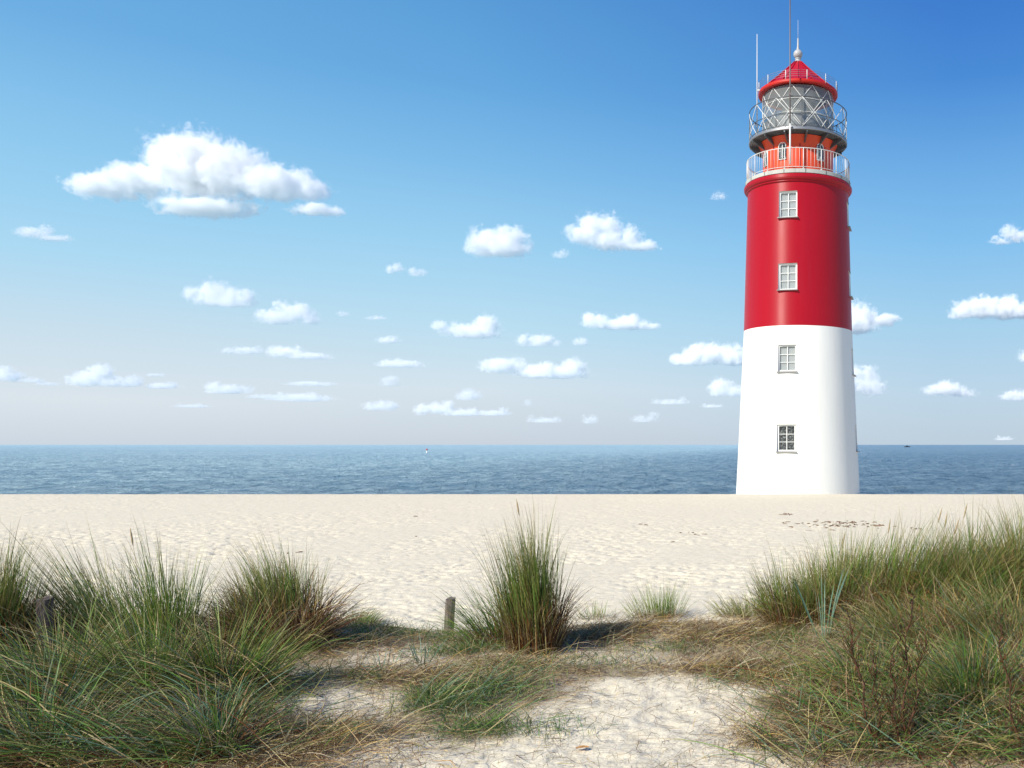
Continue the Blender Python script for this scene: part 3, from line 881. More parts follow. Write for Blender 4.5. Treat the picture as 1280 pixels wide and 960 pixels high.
# lyme grass: few broad blue leaves
def lyme(px, py, label, n, h, spread, wd=0.013):
    g = ground(px, py)
    base, a, r = clump_base(g, n, 0.07, 0.05)
    V, Fc, C = blades(base, a, RNG.uniform(0.05, spread, n), RNG.uniform(0.0, 0.35, n), h * RNG.uniform(0.55, 1.05, n), np.full(n, wd) * RNG.uniform(0.7, 1.2, n),
                      pick(n, {'blue': 1}) * np.array((1.15, 1.2, 1.35)), pick(n, {'straw': 1, 'brown': 1}), 0.12, pick(n, {'straw': 1, 'blue': 1}), 0.95)
    o = np_mesh('lyme_grass', V, Fc, M['blade'], cols=C)
    tag(o, label, 'grass plant', 'blue green lyme grass plants')
lyme(1030, 800, 'tall blue green lyme grass with broad stiff blades before the right bank', 16, 0.76, 0.5, 0.013)
lyme(528, 828, 'small blue green lyme grass sprout on the sand below the wooden post', 16, 0.28, 0.7, 0.008)
lyme(478, 840, 'tiny sprawling blue green sprout left of the lyme grass below the post', 14, 0.26, 1.1, 0.007)

# sprawling grass: one uncountable mass on each flank of the path
def pts_in(polys, n):
    """random ground points inside pixel-described areas (x, y, half width, half height, share)"""
    out = []
    tot = sum(p[4] for p in polys)
    for (x, y, ax, ay, sh) in polys:
        g = ground(x, y); g2 = ground(x, y - ay * 0.6); 
        k = int(n * sh / tot)
        X = g[0] + RNG.normal(0, 0.5, k) * ax * g[1] / F
        Y = g[1] + RNG.normal(0, 0.5, k) * ay
        out.append(np.stack([X, Y], -1))
    P = np.concatenate(out)
    return np.column_stack([P, terrain(P[:, 0], P[:, 1], False)])

def sprawl(areas, n, az, azv, lean, curve, length, width, pal, name, label, tips=True, matn='blade', col0=None, segs=8):
    b = pts_in(areas, n); n = len(b)
    V, Fc, C = blades(b, az + RNG.normal(0, azv, n), RNG.uniform(*lean, n), RNG.uniform(*curve, n), RNG.uniform(*length, n), RNG.uniform(*width, n), pick(n, pal),
                      pick(n, col0) if col0 else None, 0.25, pick(n, {'straw': 2, 'olive': 1, 'gold': 1}) if tips else None, 0.92, segs=segs, wob=0.12)
    return V, Fc, C

LEFT = [(60, 880, 150, 0.45, 3), (190, 880, 150, 0.4, 3), (290, 905, 110, 0.35, 1.6), (60, 950, 160, 0.4, 3), (200, 955, 150, 0.35, 2.5), (320, 860, 80, 0.3, 1), (-120, 900, 160, 0.6, 2)]
RIGHT = [(1130, 850, 130, 0.45, 3), (1230, 840, 130, 0.5, 3), (1080, 900, 110, 0.4, 2), (1180, 930, 150, 0.4, 3), (1270, 930, 140, 0.4, 3), (1060, 955, 90, 0.3, 1), (1380, 880, 150, 0.7, 2)]
GP = {'green': 4, 'deep': 3, 'blue': 2.2, 'olive': 2.2, 'straw': 2.2, 'brown': 2.0, 'rust': 1.0}
parts = [
    sprawl(LEFT, 1200, W_ + 0.25, 0.45, (0.6, 1.3), (0.3, 1.1), (0.45, 0.95), (0.004, 0.0075), GP, '', '', col0={'brown': 2, 'rust': 1, 'straw': 1}),
    sprawl(LEFT, 1800, 0.4, 1.6, (0.6, 1.35), (0.2, 1.2), (0.2, 0.55), (0.0035, 0.006), GP, '', '', col0={'brown': 2, 'rust': 1, 'straw': 1}),
]
V, Fc, C = merge(parts)
o = np_mesh('sprawling_grass', V, Fc, M['blade'], cols=C)
tag(o, 'long sprawling green grass combed over the bottom left of the dune', 'grass', kind='stuff')
parts = [
    sprawl(RIGHT, 1300, 2.6, 0.8, (0.8, 1.35), (0.1, 1.0), (0.3, 0.8), (0.0035, 0.0065), GP, '', '', col0={'brown': 2, 'rust': 1}),
    sprawl(RIGHT, 2600, 0.5, 1.6, (0.5, 1.35), (0.2, 1.3), (0.18, 0.55), (0.003, 0.006), GP, '', '', col0={'brown': 2, 'rust': 1, 'straw': 1}),
]
V, Fc, C = merge(parts)
o = np_mesh('sprawling_grass', V, Fc, M['blade'], cols=C)
tag(o, 'tangled dark green and blue grass over the bottom right of the dune', 'grass', kind='stuff')
# fine low sward patches in the path
SW = [(560, 885, 60, 0.22, 3), (610, 865, 70, 0.2, 2.5), (535, 872, 20, 0.1, 1), (600, 915, 70, 0.2, 2), (585, 815, 60, 0.2, 2.5), (560, 800, 40, 0.15, 1), (420, 850, 90, 0.2, 1.2), (1000, 850, 60, 0.3, 1),
      (400, 920, 60, 0.3, 1), (480, 790, 70, 0.25, 2.2), (455, 800, 60, 0.3, 1.5), (620, 840, 110, 0.2, 1.2), (740, 830, 90, 0.2, 0.9), (840, 812, 80, 0.25, 0.9), (930, 850, 60, 0.3, 0.7), (690, 915, 60, 0.2, 0.3), (980, 800, 50, 0.3, 1.4), (340, 870, 60, 0.25, 1)]
parts = [sprawl(SW, 7500, W_ + 0.2, 1.9, (0.2, 1.25), (0.3, 1.4), (0.05, 0.19), (0.0022, 0.0042), {'deep': 4, 'green': 5, 'blue': 1.5, 'straw': 1}, '', '', segs=5),
         sprawl(SW[:4], 170, 0.25, 0.8, (0.7, 1.3), (0.2, 0.7), (0.3, 0.55), (0.003, 0.005), {'green': 4, 'blue': 3, 'straw': 2}, '', '', segs=7)]
V, Fc, C = merge(parts)
o = np_mesh('low_grass', V, Fc, M['blade'], cols=C)
tag(o, 'short dark green turf in patches on the sandy path', 'grass', kind='stuff')

# dry straw litter
def litter(n):
    Y = RNG.uniform(4.0, 9.0, n * 3); U = RNG.uniform(-1.15, 0.5, n * 3)
    X = U * Y
    keep = (1 - path_mask(X, Y)) * (1 - sstep(-0.3, 0.5, Y - edge_y(X)))
    dens = keep ** 1.6 * (0.15 + 1.0 * sstep(0.35, 0.65, fbm(X * 1.3, Y * 1.6, 4, 77))) + 0.17
    ok = RNG.uniform(0, 1.1, n * 3) < dens
    X, Y = X[ok][:n], Y[ok][:n]
    return np.column_stack([X, Y, terrain(X, Y) + 0.004])
b = litter(50000); n = len(b)
parts = [blades(b, RNG.uniform(0, 6.28, n), RNG.uniform(1.25, 1.6, n), RNG.normal(0.05, 0.35, n), RNG.uniform(0.03, 0.2, n), RNG.uniform(0.0015, 0.0036, n),
                pick(n, {'straw': 5, 'pale': 2, 'brown': 3, 'rust': 1.5, 'grey': 2, 'gold': 0.7, 'olive': 1}), segs=4, wob=0.5)]
DRY = [(800, 785, 90, 0.35, 3), (900, 795, 90, 0.4, 3), (960, 845, 70, 0.35, 3), (900, 838, 110, 0.18, 2), (1000, 880, 50, 0.35, 1.5), (960, 925, 60, 0.25, 1.2), (745, 798, 60, 0.35, 3.0), (640, 830, 80, 0.2, 0.8), (420, 930, 80, 0.4, 1.6), (470, 850, 80, 0.3, 1), (350, 940, 60, 0.3, 1)]
DRY += [(440, 810, 90, 0.4, 1.6), (560, 850, 90, 0.3, 1.2), (130, 870, 200, 0.6, 2.5), (1130, 860, 180, 0.6, 2.5)]
parts.append(sprawl(DRY, 12000, 0.15, 1.35, (0.8, 1.55), (0.0, 1.3), (0.08, 0.40), (0.0022, 0.0042), {'straw': 5, 'brown': 3, 'rust': 1.6, 'gold': 1.2, 'pale': 1.6, 'olive': 0.8}, '', '', tips=False, segs=6))
V, Fc, C = merge(parts)
o = np_mesh('straw_litter', V, Fc, M['dry'], cols=C)
tag(o, 'dry straw and dead grass lying matted over the dune sand', 'straw', kind='stuff')

# ------------------------------------------------------------------ shrubs: bare red brown stems with small twigs
def shrub(px, py, label, stems):
    g = ground(px, py)
    root = empty('twiggy_shrub', tuple(g))
    tag(root, label, 'shrub', 'bare red brown shrubs in the right foreground')
    for (dx, h, lean) in stems:
        st = MB(); pts, rad = [], []
        for q in range(9):
            t = q / 8
            pts.append(np.array((dx + lean * t + 0.018 * math.sin(q * 1.9 + dx * 40), 0.02 * math.cos(q * 1.3), h * t)))
            rad.append(0.0075 * (1 - 0.8 * t) + 0.0008)
        st.tube(pts, rad, 7)
        n = int(h * 60)
        base, azs = [], []
        for k in range(n):
            t = RNG.uniform(0.12, 0.98) * 8
            i = min(int(t), 7); p = pts[i] + (pts[i + 1] - pts[i]) * (t - i)
            a = RNG.uniform(0, 6.28); l = RNG.uniform(0.05, 0.2) * (1.2 - 0.6 * t / 8); up = RNG.uniform(0.5, 1.2)
            e = p + l * np.array((math.cos(a) * 0.55, math.sin(a) * 0.55, up))
            st.tube([p, (p + e) / 2 + np.array((math.cos(a), math.sin(a), -0.3)) * 0.006, e], [0.0022, 0.0017, 0.0007], 5)
            for j in range(7):
                base.append(p + (e - p) * RNG.uniform(0.2, 1)); azs.append(RNG.uniform(0, 6.28))
        so = st.build('stem', M['stem'], root)
        base = np.array(base); m = len(base)
        V, Fc, C = blades(base, np.array(azs), RNG.uniform(0.2, 1.2, m), RNG.uniform(0, 0.5, m), RNG.uniform(0.015, 0.04, m), RNG.uniform(0.003, 0.006, m),
                          pick(m, {'rust': 2, 'deep': 4, 'olive': 2, 'brown': 2}), segs=2, clamp=False)
        np_mesh('leaves', V, Fc, M['blade'], so, cols=C)
M['stem'] = paint('red_brown_bark', (0.085, 0.032, 0.013), 0.7, 0.3, 8, False)
shrub(1095, 948, 'left of the bare red brown shrubs, dark stem leaning left at bottom right', [(0.0, 0.78, -0.16), (0.03, 0.55, -0.05)])
shrub(1128, 945, 'upright reddish shrub beside the left leaning one at bottom right', [(0.0, 0.86, 0.04), (0.025, 0.7, 0.10), (-0.03, 0.6, -0.03)])
shrub(1275, 950, 'red brown shrub by the right edge leaning left', [(0.0, 0.8, -0.13), (0.04, 0.62, 0.02)])

# ------------------------------------------------------------------ posts
def post(px, py, hpx, rpx, label, tilt=0.0):
    g = ground(px, py)
    k = g[1] / F
    h, r = hpx * k, rpx * k
    mb = MB()
    nseg, n = 10, 18
    vs, fs = [], []
    for q in range(nseg + 1):
        t = q / nseg
        for i in range(n):
            a = 2 * math.pi * i / n
            rr = r * (1.02 - 0.05 * t) * (1 + 0.05 * math.sin(3 * a + 1.3) + 0.03 * math.sin(7 * a + q * 0.15) - (0.12 if i in (4, 11) else 0))
            z = -0.3 + (h + 0.3) * t + (0.012 * math.sin(a + 0.5) + 0.006 * math.sin(4 * a) if q == nseg else 0)
            vs.append((rr * math.cos(a) + tilt * max(z, 0), rr * math.sin(a), z))
    for q in range(nseg):
        for i in range(n):
            i2 = (i + 1) % n
            fs.append((q * n + i, q * n + i2, (q + 1) * n + i2, (q + 1) * n + i))
    mb.add(vs, fs, True)
    c = len(vs)
    top = vs[nseg * n:]
    mb.add(top + [(tilt * h, 0, h - 0.012)], [(i, (i + 1) % n, n) for i in range(n)], False)
    o = mb.build('wooden_post', M['wood'], None, tuple(g))
    tag(o, label, 'post')
post(560.5, 792, 44, 6.0, 'short weathered wooden post sticking up on the dune edge left of the tall tuft', 0.06)
post(56, 822, 74, 9.0, 'grey wooden stump half hidden behind the grass tufts at far left')

# ------------------------------------------------------------------ beach wrack, leaf, sprigs
def flakes(spots):
    v, f, c = [], [], []
    for (x, y, ax, ay, n) in spots:
        g = ground(x, y); g2 = ground(x, y - ay)
        for k in range(n):
            X = g[0] + RNG.normal(0, 0.5) * ax * g[1] / F
            Y = g[1] + RNG.normal(0, 0.5) * abs(g2[1] - g[1])
            z = float(terrain(X, Y)) + 0.008
            L_ = RNG.uniform(0.04, 0.20); a = RNG.normal(0, 0.6); w = RNG.uniform(0.01, 0.032)
            b = len(v); m = 7
            for q in range(m):
                t = q / (m - 1) - 0.5
                px_, py_ = X + L_ * t * math.cos(a) + RNG.normal(0, 0.008), Y + L_ * t * math.sin(a) + RNG.normal(0, 0.008)
                ww = w * (1 - (2 * t) ** 2) * RNG.uniform(0.5, 1.3) + 0.003
                hz = z + ww * 0.7
                v += [(px_, py_ - ww, z - 0.02), (px_, py_, hz), (px_, py_ + ww, z - 0.02)]
            for q in range(m - 1):
                i = b + q * 3
                f += [(i, i + 3, i + 4, i + 1), (i + 1, i + 4, i + 5, i + 2)]
    return np.array(v), np.array(f)
V, Fc = flakes([(1048, 656, 50, 5, 75), (985, 643, 14, 1, 9), (1095, 657, 12, 1, 10), (1142, 661, 10, 1, 6), (866, 667, 30, 3, 8), (806, 656, 6, 1, 2), (665, 673, 5, 1, 1), (520, 645, 5, 1, 1), (310, 690, 200, 20, 3), (780, 690, 200, 20, 4)])
C = pick(len(V), {'brown': 3, 'rust': 1, 'grey': 1}) * 1.3
o = np_mesh('seaweed', V, Fc, M['dry'], cols=C)
tag(o, 'dark brown scraps of dried seaweed strewn on the pale beach', 'seaweed', kind='stuff')

def leaf():
    g = ground(728, 938)
    mb = MB(); vs, fs = [], []
    for q in range(7):
        t = q / 6; w = 0.028 * math.sin(math.pi * min(1, t * 0.93 + 0.07)) ** 0.8 + 0.001
        for j in (-1, 0, 1): vs.append((0.07 * (t - 0.5), j * w * 0.7, 0.008 + 0.006 * abs(j) + 0.004 * math.sin(t * 3)))
    for q in range(6):
        for j in range(2): fs.append((q * 3 + j, q * 3 + 3 + j, q * 3 + 4 + j, q * 3 + 1 + j))
    mb.add(vs, fs, True)
    o = mb.build('fallen_leaf', paint('orange_dry_leaf', (0.52, 0.25, 0.07), 0.6, 0.2, 10, False), None, tuple(g + np.array((0, 0, 0.0))))
    o.rotation_euler.z = 0.3
    tag(o, 'small orange brown dead leaf lying on the bare sand of the path', 'leaf')
leaf()

# ------------------------------------------------------------------ boats and buoy on the sea
def boat():
    Y = 1900.0
    X = (1134 - PX) / F * Y
    k = Y / F
    root = empty('motor_boat', (X, Y, SEA))
    tag(root, 'tiny dark boat on the horizon right of the lighthouse', 'boat')
    dark = paint('dark_boat_hull', (0.015, 0.022, 0.035), 0.5, 0.1, 0.4, False)
    Lh, hb, hh = 3.7 * k, 1.3 * k, 0.95 * k
    mb = MB(); vs, fs = [], []
    for q in range(9):
        t = -1 + q / 4
        bw = hb * (1 - max(0, t) ** 2.2) * 0.9 + 0.05
        sheer = hh * (1 + 0.25 * max(0, t) ** 2)
        vs += [(t * Lh, -bw, sheer), (t * Lh, -bw * 0.6, -0.4), (t * Lh, bw * 0.6, -0.4), (t * Lh, bw, sheer)]
    for q in range(8):
        i = q * 4
        fs += [(i, i + 1, i + 5, i + 4), (i + 1, i + 2, i + 6, i + 5), (i + 2, i + 3, i + 7, i + 6), (i + 3, i, i + 4, i + 7)]
    fs += [(0, 3, 2, 1), (32, 33, 34, 35)]
    mb.add(vs, fs); mb.build('hull', dark, root)
    mb = MB()
    z0 = hh
    mb.add([(-1.6 * k, -.8 * k, z0), (1.5 * k, -.8 * k, z0), (1.5 * k, .8 * k, z0), (-1.6 * k, .8 * k, z0),
            (-1.2 * k, -.7 * k, z0 + 1.1 * k), (.7 * k, -.7 * k, z0 + 1.1 * k), (.7 * k, .7 * k, z0 + 1.1 * k), (-1.2 * k, .7 * k, z0 + 1.1 * k)],
           [(0, 1, 5, 4), (1, 2, 6, 5), (2, 3, 7, 6), (3, 0, 4, 7), (4, 5, 6, 7)])
    mb.build('cabin', dark, root)
boat()
def buoy():
    Y = 560.0
    X = (533.5 - PX) / F * Y
    root = empty('buoy', (X, Y, SEA)); root.scale = (0.65, 0.65, 0.75)
    tag(root, 'tiny red and white buoy far out on the sea left of centre', 'buoy')
    mb = MB(); mb.lathe([(0.01, -0.6), (0.8, -0.3), (0.85, 0.5), (0.35, 0.8), (0.28, 2.0), (0.01, 2.05)], 20)
    mb.build('float', paint('buoy_white_paint', (0.8, 0.8, 0.78), 0.5, 0.05, 1, False), root)
    mb = MB(); mb.lathe([(0.01, 2.0), (0.75, 2.2), (0.75, 3.2), (0.01, 3.6)], 20)
    mb.build('topmark', paint('buoy_red_paint', (0.6, 0.05, 0.04), 0.5, 0.05, 1, False), root)
buoy()

# ------------------------------------------------------------------ clouds: real volumes kilometres away
def cloud_mat(puffs, dens, nscale, amp, seed, base):
    m = bpy.data.materials.new('cumulus_vapour'); m.use_nodes = True
    nt = m.node_tree
    nt.nodes.remove(nt.nodes['Principled BSDF'])
    co = objcoord(nt)
    d = None
    for (x, y, z, rx, ry, rz) in puffs:
        v = nt.nodes.new('ShaderNodeVectorMath'); v.operation = 'SUBTRACT'
        L(nt, co, v.inputs[0]); v.inputs[1].default_value = (x, y, z)
        w = nt.nodes.new('ShaderNodeVectorMath'); w.operation = 'DIVIDE'
        L(nt, v.outputs[0], w.inputs[0]); w.inputs[1].default_value = (rx, ry, rz)
        ln = nt.nodes.new('ShaderNodeVectorMath'); ln.operation = 'LENGTH'
        L(nt, w.outputs[0], ln.inputs[0])
        f = math_node(nt, 'SUBTRACT', 1.0, ln.outputs['Value'])
        d = f if d is None else math_node(nt, 'SMOOTH_MAX', d, f, 0.12)
    mp = nt.nodes.new('ShaderNodeMapping'); mp.inputs['Location'].default_value = (seed * 3.7, seed * 1.9, seed * 5.3)
    L(nt, co, mp.inputs['Vector'])
    nz = noise(nt, mp.outputs[0], nscale, 6, 0.66, 0.2)
    sx = nt.nodes.new('ShaderNodeSeparateXYZ'); L(nt, co, sx.inputs[0])
    zb, rm = base
    under = math_node(nt, 'MULTIPLY', math_node(nt, 'MAXIMUM', math_node(nt, 'SUBTRACT', zb, sx.outputs['Z']), 0.0), 1.1 / rm)
    e = math_node(nt, 'SUBTRACT', math_node(nt, 'ADD', d, math_node(nt, 'MULTIPLY_ADD', nz, amp * 2.6, -0.5 * amp * 2.6 - 0.02)), under)
    k = nt.nodes.new('ShaderNodeMapRange'); k.interpolation_type = 'SMOOTHSTEP'
    L(nt, e, k.inputs['Value']); k.inputs['From Min'].default_value = 0.0; k.inputs['From Max'].default_value = 0.60
    k.inputs['To Max'].default_value = dens
    kout = k.outputs[0]
    if base[1] < 12:                               # little clouds are torn to shreds
        tear = noise(nt, mp.outputs[0], 0.42 / base[1], 4, 0.6, 0.6)
        kout = math_node(nt, 'MULTIPLY', kout, ramp(nt, tear, [(0.38, 0.04), (0.60, 1.0)]))
    pv = nt.nodes.new('ShaderNodeVolumePrincipled')
    pv.inputs['Color'].default_value = (1, 1, 1, 1)
    pv.inputs['Anisotropy'].default_value = -0.3
    L(nt, kout, pv.inputs['Density'])
    L(nt, pv.outputs[0], nt.nodes['Material Output'].inputs['Volume'])
    return m

_ico = None
def ico():
    global _ico
    if _ico is None:
        import bmesh
        bm = bmesh.new(); bmesh.ops.create_icosphere(bm, subdivisions=3, radius=1.0)
        _ico = (np.array([v.co[:] for v in bm.verts]), np.array([[v.index for v in f.verts] for f in bm.faces])); bm.free()
    return _ico

def cloud(puffs, label=None, tau=14.0, amp=0.9, name='cloud', alt=900.0, seed=1):
    rs = np.random.default_rng(seed + 500)
    extra = []
    for (x, y, rx, ry) in puffs:
        if rx > 1.5 * ry and len(puffs) < 5:
            for q in range(3):
                f = rs.uniform(0.5, 1.15)
                extra.append((x + rx * (-0.6 + 0.6 * q + rs.uniform(-0.2, 0.2)), y - ry * rs.uniform(-0.2, 0.8), ry * f * 1.3, ry * f))
    puffs = [(x, y, rx, ry * 0.8) if rx > 1.5 * ry else (x, y, rx, ry) for (x, y, rx, ry) in puffs] + extra
    ybase = max(p[1] + p[3] for p in puffs)
    D = min(alt * F / max(PY - ybase, 12), 45000)
    cx = np.mean([p[0] for p in puffs]); cy = np.mean([p[1] for p in puffs])
    k = D / F
    rs = np.random.default_rng(seed + 100)
    loc = []
    for (x, y, rx, ry) in puffs:
        rd = 0.55 * rx + 0.6 * ry
        loc.append((x - cx, rs.uniform(-0.15, 0.15) * rd, cy - y, rx * 1.12, rd, ry * 1.18))
    V0, F0 = ico()
    vs = np.concatenate([V0 * np.array(p[3:]) * 1.38 + np.array(p[:3]) for p in loc])
    fs = np.concatenate([F0 + i * len(V0) for i in range(len(loc))])
    rmin = np.mean([p[3] for p in puffs[:len(puffs) - len(extra)]]) * (0.8 if extra else 1)
    o = np_mesh(name, vs, fs, cloud_mat(loc, (0.50 if rmin > 9 else 0.30) * tau / (rmin * 2) / k, 1.0 / rmin ** 0.9, amp, seed, (min(p[2] - 0.35 * p[5] for p in loc), rmin)))
    o.location = ((cx - PX) / F * D, D, EYE + (PY - cy) / F * D)
    o.scale = (k, k, k)
    if len(loc) > 1:
        md = o.modifiers.new('union', 'REMESH'); md.mode = 'VOXEL'; md.voxel_size = max(0.8, rmin * 0.16)
        dg = bpy.context.evaluated_depsgraph_get()
        me = bpy.data.meshes.new_from_object(o.evaluated_get(dg))
        o.modifiers.clear(); o.data = me
    if label: tag(o, label, 'cloud', 'fair weather clouds over the sea')
    return o

CL = [
 ([(125, 231, 40, 18), (172, 226, 40, 23), (238, 206, 48, 37), (283, 214, 42, 33), (343, 229, 46, 24), (384, 236, 26, 15), (255, 259, 60, 12), (395, 263, 32, 9)], 'largest cloud, a broad white dome with flat wings at upper left', 15, 0.9),
 ([(42, 291, 20, 7), (68, 298, 22, 4)], 'small wispy cloud at the left edge below the largest cloud', 5, 1.1),
 ([(612, 306, 27, 18), (634, 308, 26, 22), (645, 298, 16, 12)], 'squarish ragged cloud above centre, left of the wedge shaped one', 10, 1.0),
 ([(736, 293, 28, 15), (764, 301, 34, 14), (800, 309, 24, 7)], 'wedge shaped cloud tapering right, above centre', 12, 0.9),
 ([(495, 336, 12, 5), (521, 343, 10, 5)], 'pair of faint small puffs left of the squarish cloud', 4, 1.0),
 ([(257, 371, 22, 14), (288, 378, 30, 12)], 'smooth oval cloud below the largest cloud', 12, 0.7),
 ([(346, 397, 25, 11), (366, 393, 28, 13), (388, 401, 12, 8)], 'rounded cloud lower right of the smooth oval cloud', 12, 0.8),
 ([(560, 413, 15, 7), (592, 416, 34, 13)], 'cloud with a small left shoulder, at mid height in the centre', 11, 0.8),
 ([(745, 402, 19, 10), (775, 406, 34, 9), (806, 408, 20, 7)], 'long flat cloud at mid height left of the tower', 11, 0.8),
 ([(670, 426, 20, 10), (695, 430, 7, 5)], 'small round cloud below and between the two centre clouds', 8, 0.9),
 ([(728, 429, 9, 5)], 'tiny faint puff under the long flat cloud', 4, 0.9),
 ([(628, 457, 28, 11), (660, 464, 18, 6), (690, 467, 42, 12)], 'long double humped cloud low in the centre', 11, 0.85),
 ([(502, 456, 28, 7)], 'narrow lens shaped cloud left of the double humped one', 8, 0.8),
 ([(484, 426, 16, 5)], 'tiny lens cloud above the narrow lens shaped one', 6, 0.8),
 ([(487, 477, 12, 9)], 'small round puff just under the narrow lens shaped cloud', 7, 0.9),
 ([(305, 439, 26, 6)], 'thin pale cloud under the smooth oval cloud', 6, 0.9),
 ([(358, 440, 22, 8), (388, 446, 28, 6)], 'thin wedge cloud under the rounded cloud at left', 8, 0.8),
 ([(110, 475, 26, 11), (147, 479, 26, 8)], 'flat based cloud low above the sea at far left', 8, 0.9),
 ([(8, 470, 20, 9), (38, 476, 16, 4)], 'low cloud cut by the left edge of the picture', 6, 0.9),
 ([(203, 483, 20, 6)], 'little low cloud right of the flat based one', 5, 0.9),
 ([(287, 488, 28, 9)], 'low pale cloud with a peak, over the sea at left', 6, 0.9),
 ([(372, 498, 40, 7)], 'low stretched cloud right of the peaked pale one', 5, 0.95),
 ([(388, 480, 30, 4)], 'thin streak of cloud above the low stretched one', 4, 0.8),
 ([(474, 508, 20, 8)], 'low ragged puff near the horizon left of centre', 6, 0.95),
 ([(545, 511, 22, 8), (578, 517, 26, 6), (618, 517, 20, 5)], 'ragged row of low cloud near the horizon at centre', 6, 0.95),
 ([(587, 496, 15, 8)], 'small puff above the ragged row of low cloud', 4, 0.95),
 ([(860, 451, 20, 10), (888, 443, 30, 16), (915, 448, 22, 16)], 'bright domed cloud touching the left side of the tower', 13, 0.8),
 ([(915, 490, 19, 12)], 'small cloud peeping out left of the tower below the domed one', 9, 0.8),
 ([(1068, 404, 28, 23), (1104, 401, 18, 9)], 'cloud peeping out right of the tower at the paint line', 9, 0.9),
 ([(1072, 480, 26, 14), (1090, 486, 16, 15)], 'ragged cloud right of the tower under the paint line', 8, 0.95),
 ([(1204, 390, 17, 14), (1237, 390, 30, 14), (1276, 391, 28, 15)], 'long bright cloud running out of the right edge', 11, 0.85),
 ([(1180, 487, 26, 9), (1206, 493, 18, 6)], 'low flat cloud at right between tower and edge', 8, 0.85),
 ([(1252, 302, 15, 5), (1272, 296, 14, 9)], 'wispy cloud high at the right edge', 6, 1.0),
 ([(1270, 495, 20, 8)], 'low cloud cut by the right edge above the sea', 7, 0.9),
 ([(1284, 447, 12, 11)], 'scrap of cloud at the right edge at mid height', 7, 0.9),
 ([(900, 247, 10, 6)], 'faint wisp left of the tower top', 3, 1.1),
]
for i, (p, lab, tau, amp) in enumerate(CL):
    cloud(p, lab, tau, amp, seed=i + 1)
faint = [(838, 503, 24, 5), (806, 524, 16, 6), (680, 526, 20, 5), (735, 526, 10, 6), (195, 469, 12, 3), (1255, 549, 12, 3), (430, 393, 7, 4), (470, 398, 14, 3),
         (660, 504, 6, 6), (240, 508, 22, 3), (60, 480, 15, 3), (700, 320, 10, 5), (890, 508, 14, 3), (330, 496, 22, 4)]
for i, p in enumerate(faint):
    o = cloud([p], None, 2.6, 0.9, 'faint_cloud', seed=60 + i)
    tag(o, 'one of the small faint puffs of cloud low over the sea', 'cloud', 'small faint cloud puffs')

# ------------------------------------------------------------------ world, sun, camera
w = bpy.data.worlds.new('World'); S.world = w; w.use_nodes = True
nt = w.node_tree
bg = nt.nodes['Background']
sky = nt.nodes.new('ShaderNodeTexSky'); sky.sky_type = 'NISHITA'; sky.sun_disc = False
sky.sun_elevation = SUN_EL; sky.sun_rotation = math.pi + (-SUN_AZ)
sky.air_density = 1.0; sky.dust_density = 1.0; sky.ozone_density = 1.5
co = nt.nodes.new('ShaderNodeTexCoord').outputs['Generated']
def lin(c): return tuple(((v / 255) / 12.92 if v / 255 <= 0.04045 else ((v / 255 + 0.055) / 1.055) ** 2.4) for v in c)
sep = nt.nodes.new('ShaderNodeSeparateXYZ'); L(nt, co, sep.inputs[0])
zz = math_node(nt, 'MULTIPLY', sep.outputs['Z'], 1 / 0.6, clamp=True)
def skyramp(stops): return ramp(nt, zz, [(max(0, z) / 0.6, lin(c)) for z, c in stops])
WEST = [(0.0, (207, 219, 231)), (0.04, (221, 231, 240)), (0.1, (204, 226, 240)), (0.166, (174, 220, 246)), (0.23, (152, 209, 244)), (0.29, (133, 195, 239)), (0.35, (110, 177, 230)), (0.6, (74, 144, 212))]
MID = [(0.0, (204, 215, 228)), (0.06, (214, 229, 240)), (0.125, (189, 225, 244)), (0.21, (159, 212, 244)), (0.29, (127, 190, 237)), (0.36, (102, 171, 227)), (0.42, (92, 161, 220)), (0.6, (56, 122, 202))]
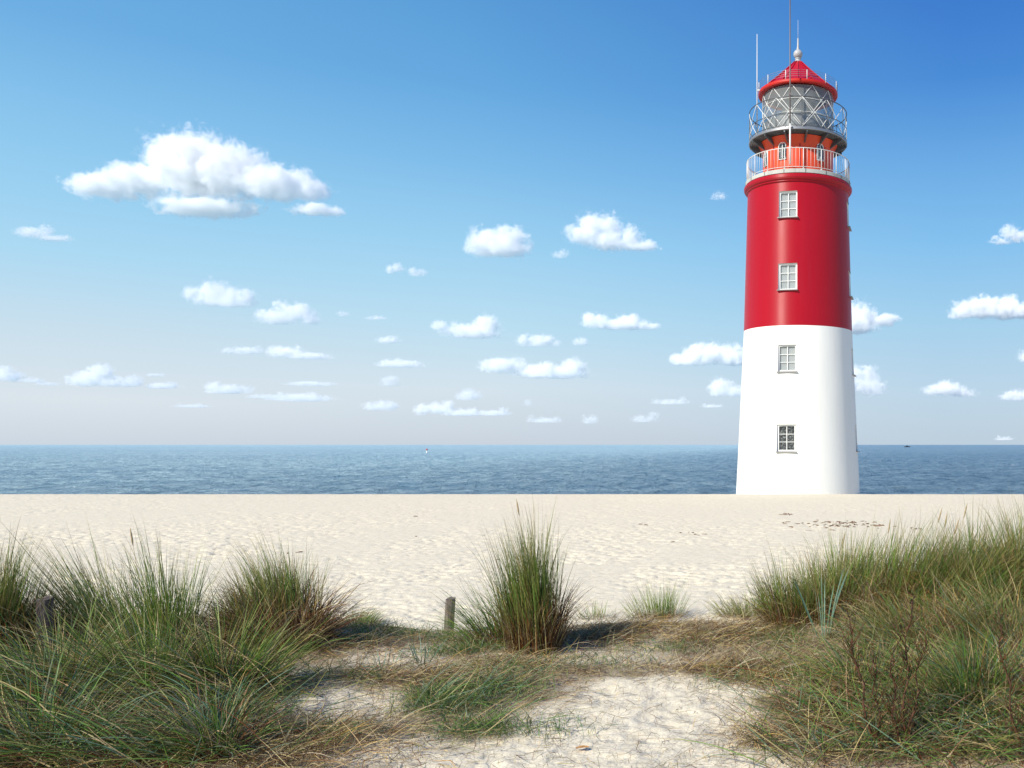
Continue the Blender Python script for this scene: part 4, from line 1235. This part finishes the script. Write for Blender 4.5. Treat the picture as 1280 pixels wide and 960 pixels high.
EAST = [(0.0, (191, 209, 225)), (0.06, (186, 212, 233)), (0.14, (163, 208, 237)), (0.22, (132, 194, 240)), (0.3, (106, 172, 231)), (0.38, (70, 140, 217)), (0.45, (56, 123, 208)), (0.6, (34, 96, 187))]
mr = lambda a, b: (lambda n: (L(nt, sep.outputs['X'], n.inputs['Value']), n.inputs['From Min'].__setattr__('default_value', a), n.inputs['From Max'].__setattr__('default_value', b), n.outputs[0])[-1])(nt.nodes.new('ShaderNodeMapRange'))
grad = mixcol(nt, mr(-0.63, -0.33), skyramp(WEST), skyramp(MID))
grad = mixcol(nt, mr(-0.33, 0.16), grad, skyramp(EAST))
# the clear-air sky, coloured as the sea haze of this place colours it
sc_ = nt.nodes.new('ShaderNodeVectorMath'); sc_.operation = 'SCALE'; L(nt, grad, sc_.inputs[0]); sc_.inputs['Scale'].default_value = 10.0 / 2 ** 0.35
L(nt, mixcol(nt, 0.92, sky.outputs[0], sc_.outputs[0]), bg.inputs['Color'])
bg.inputs['Strength'].default_value = 0.10

sun = bpy.data.lights.new('sun', 'SUN'); sun.energy = 4.8; sun.angle = R(2.0); sun.color = (1.0, 0.94, 0.83)
so = bpy.data.objects.new('sun', sun); link(so)
from mathutils import Vector
dirv = Vector((math.sin(SUN_AZ) * math.cos(SUN_EL), -math.cos(SUN_AZ) * math.cos(SUN_EL), math.sin(SUN_EL)))
so.rotation_euler = dirv.to_track_quat('Z', 'Y').to_euler()

cam = bpy.data.cameras.new('camera'); co_ = bpy.data.objects.new('camera', cam); link(co_)
co_.location = (0, 0, EYE); co_.rotation_euler = (R(90), 0, 0)
cam.sensor_width = 36; cam.lens = F / 1280 * 36
cam.shift_x = (640 - PX) / 1280; cam.shift_y = (PY - 480) / 1280
cam.clip_start = 0.05; cam.clip_end = 200000
S.camera = co_

S.view_settings.view_transform = 'Standard'; S.view_settings.look = 'None'
S.view_settings.exposure = 0.35; S.view_settings.gamma = 1.0
c = S.cycles
c.use_denoising = True
c.max_bounces = 16; c.diffuse_bounces = 4; c.glossy_bounces = 3; c.transparent_max_bounces = 12; c.volume_bounces = 16
c.volume_step_rate = 0.35
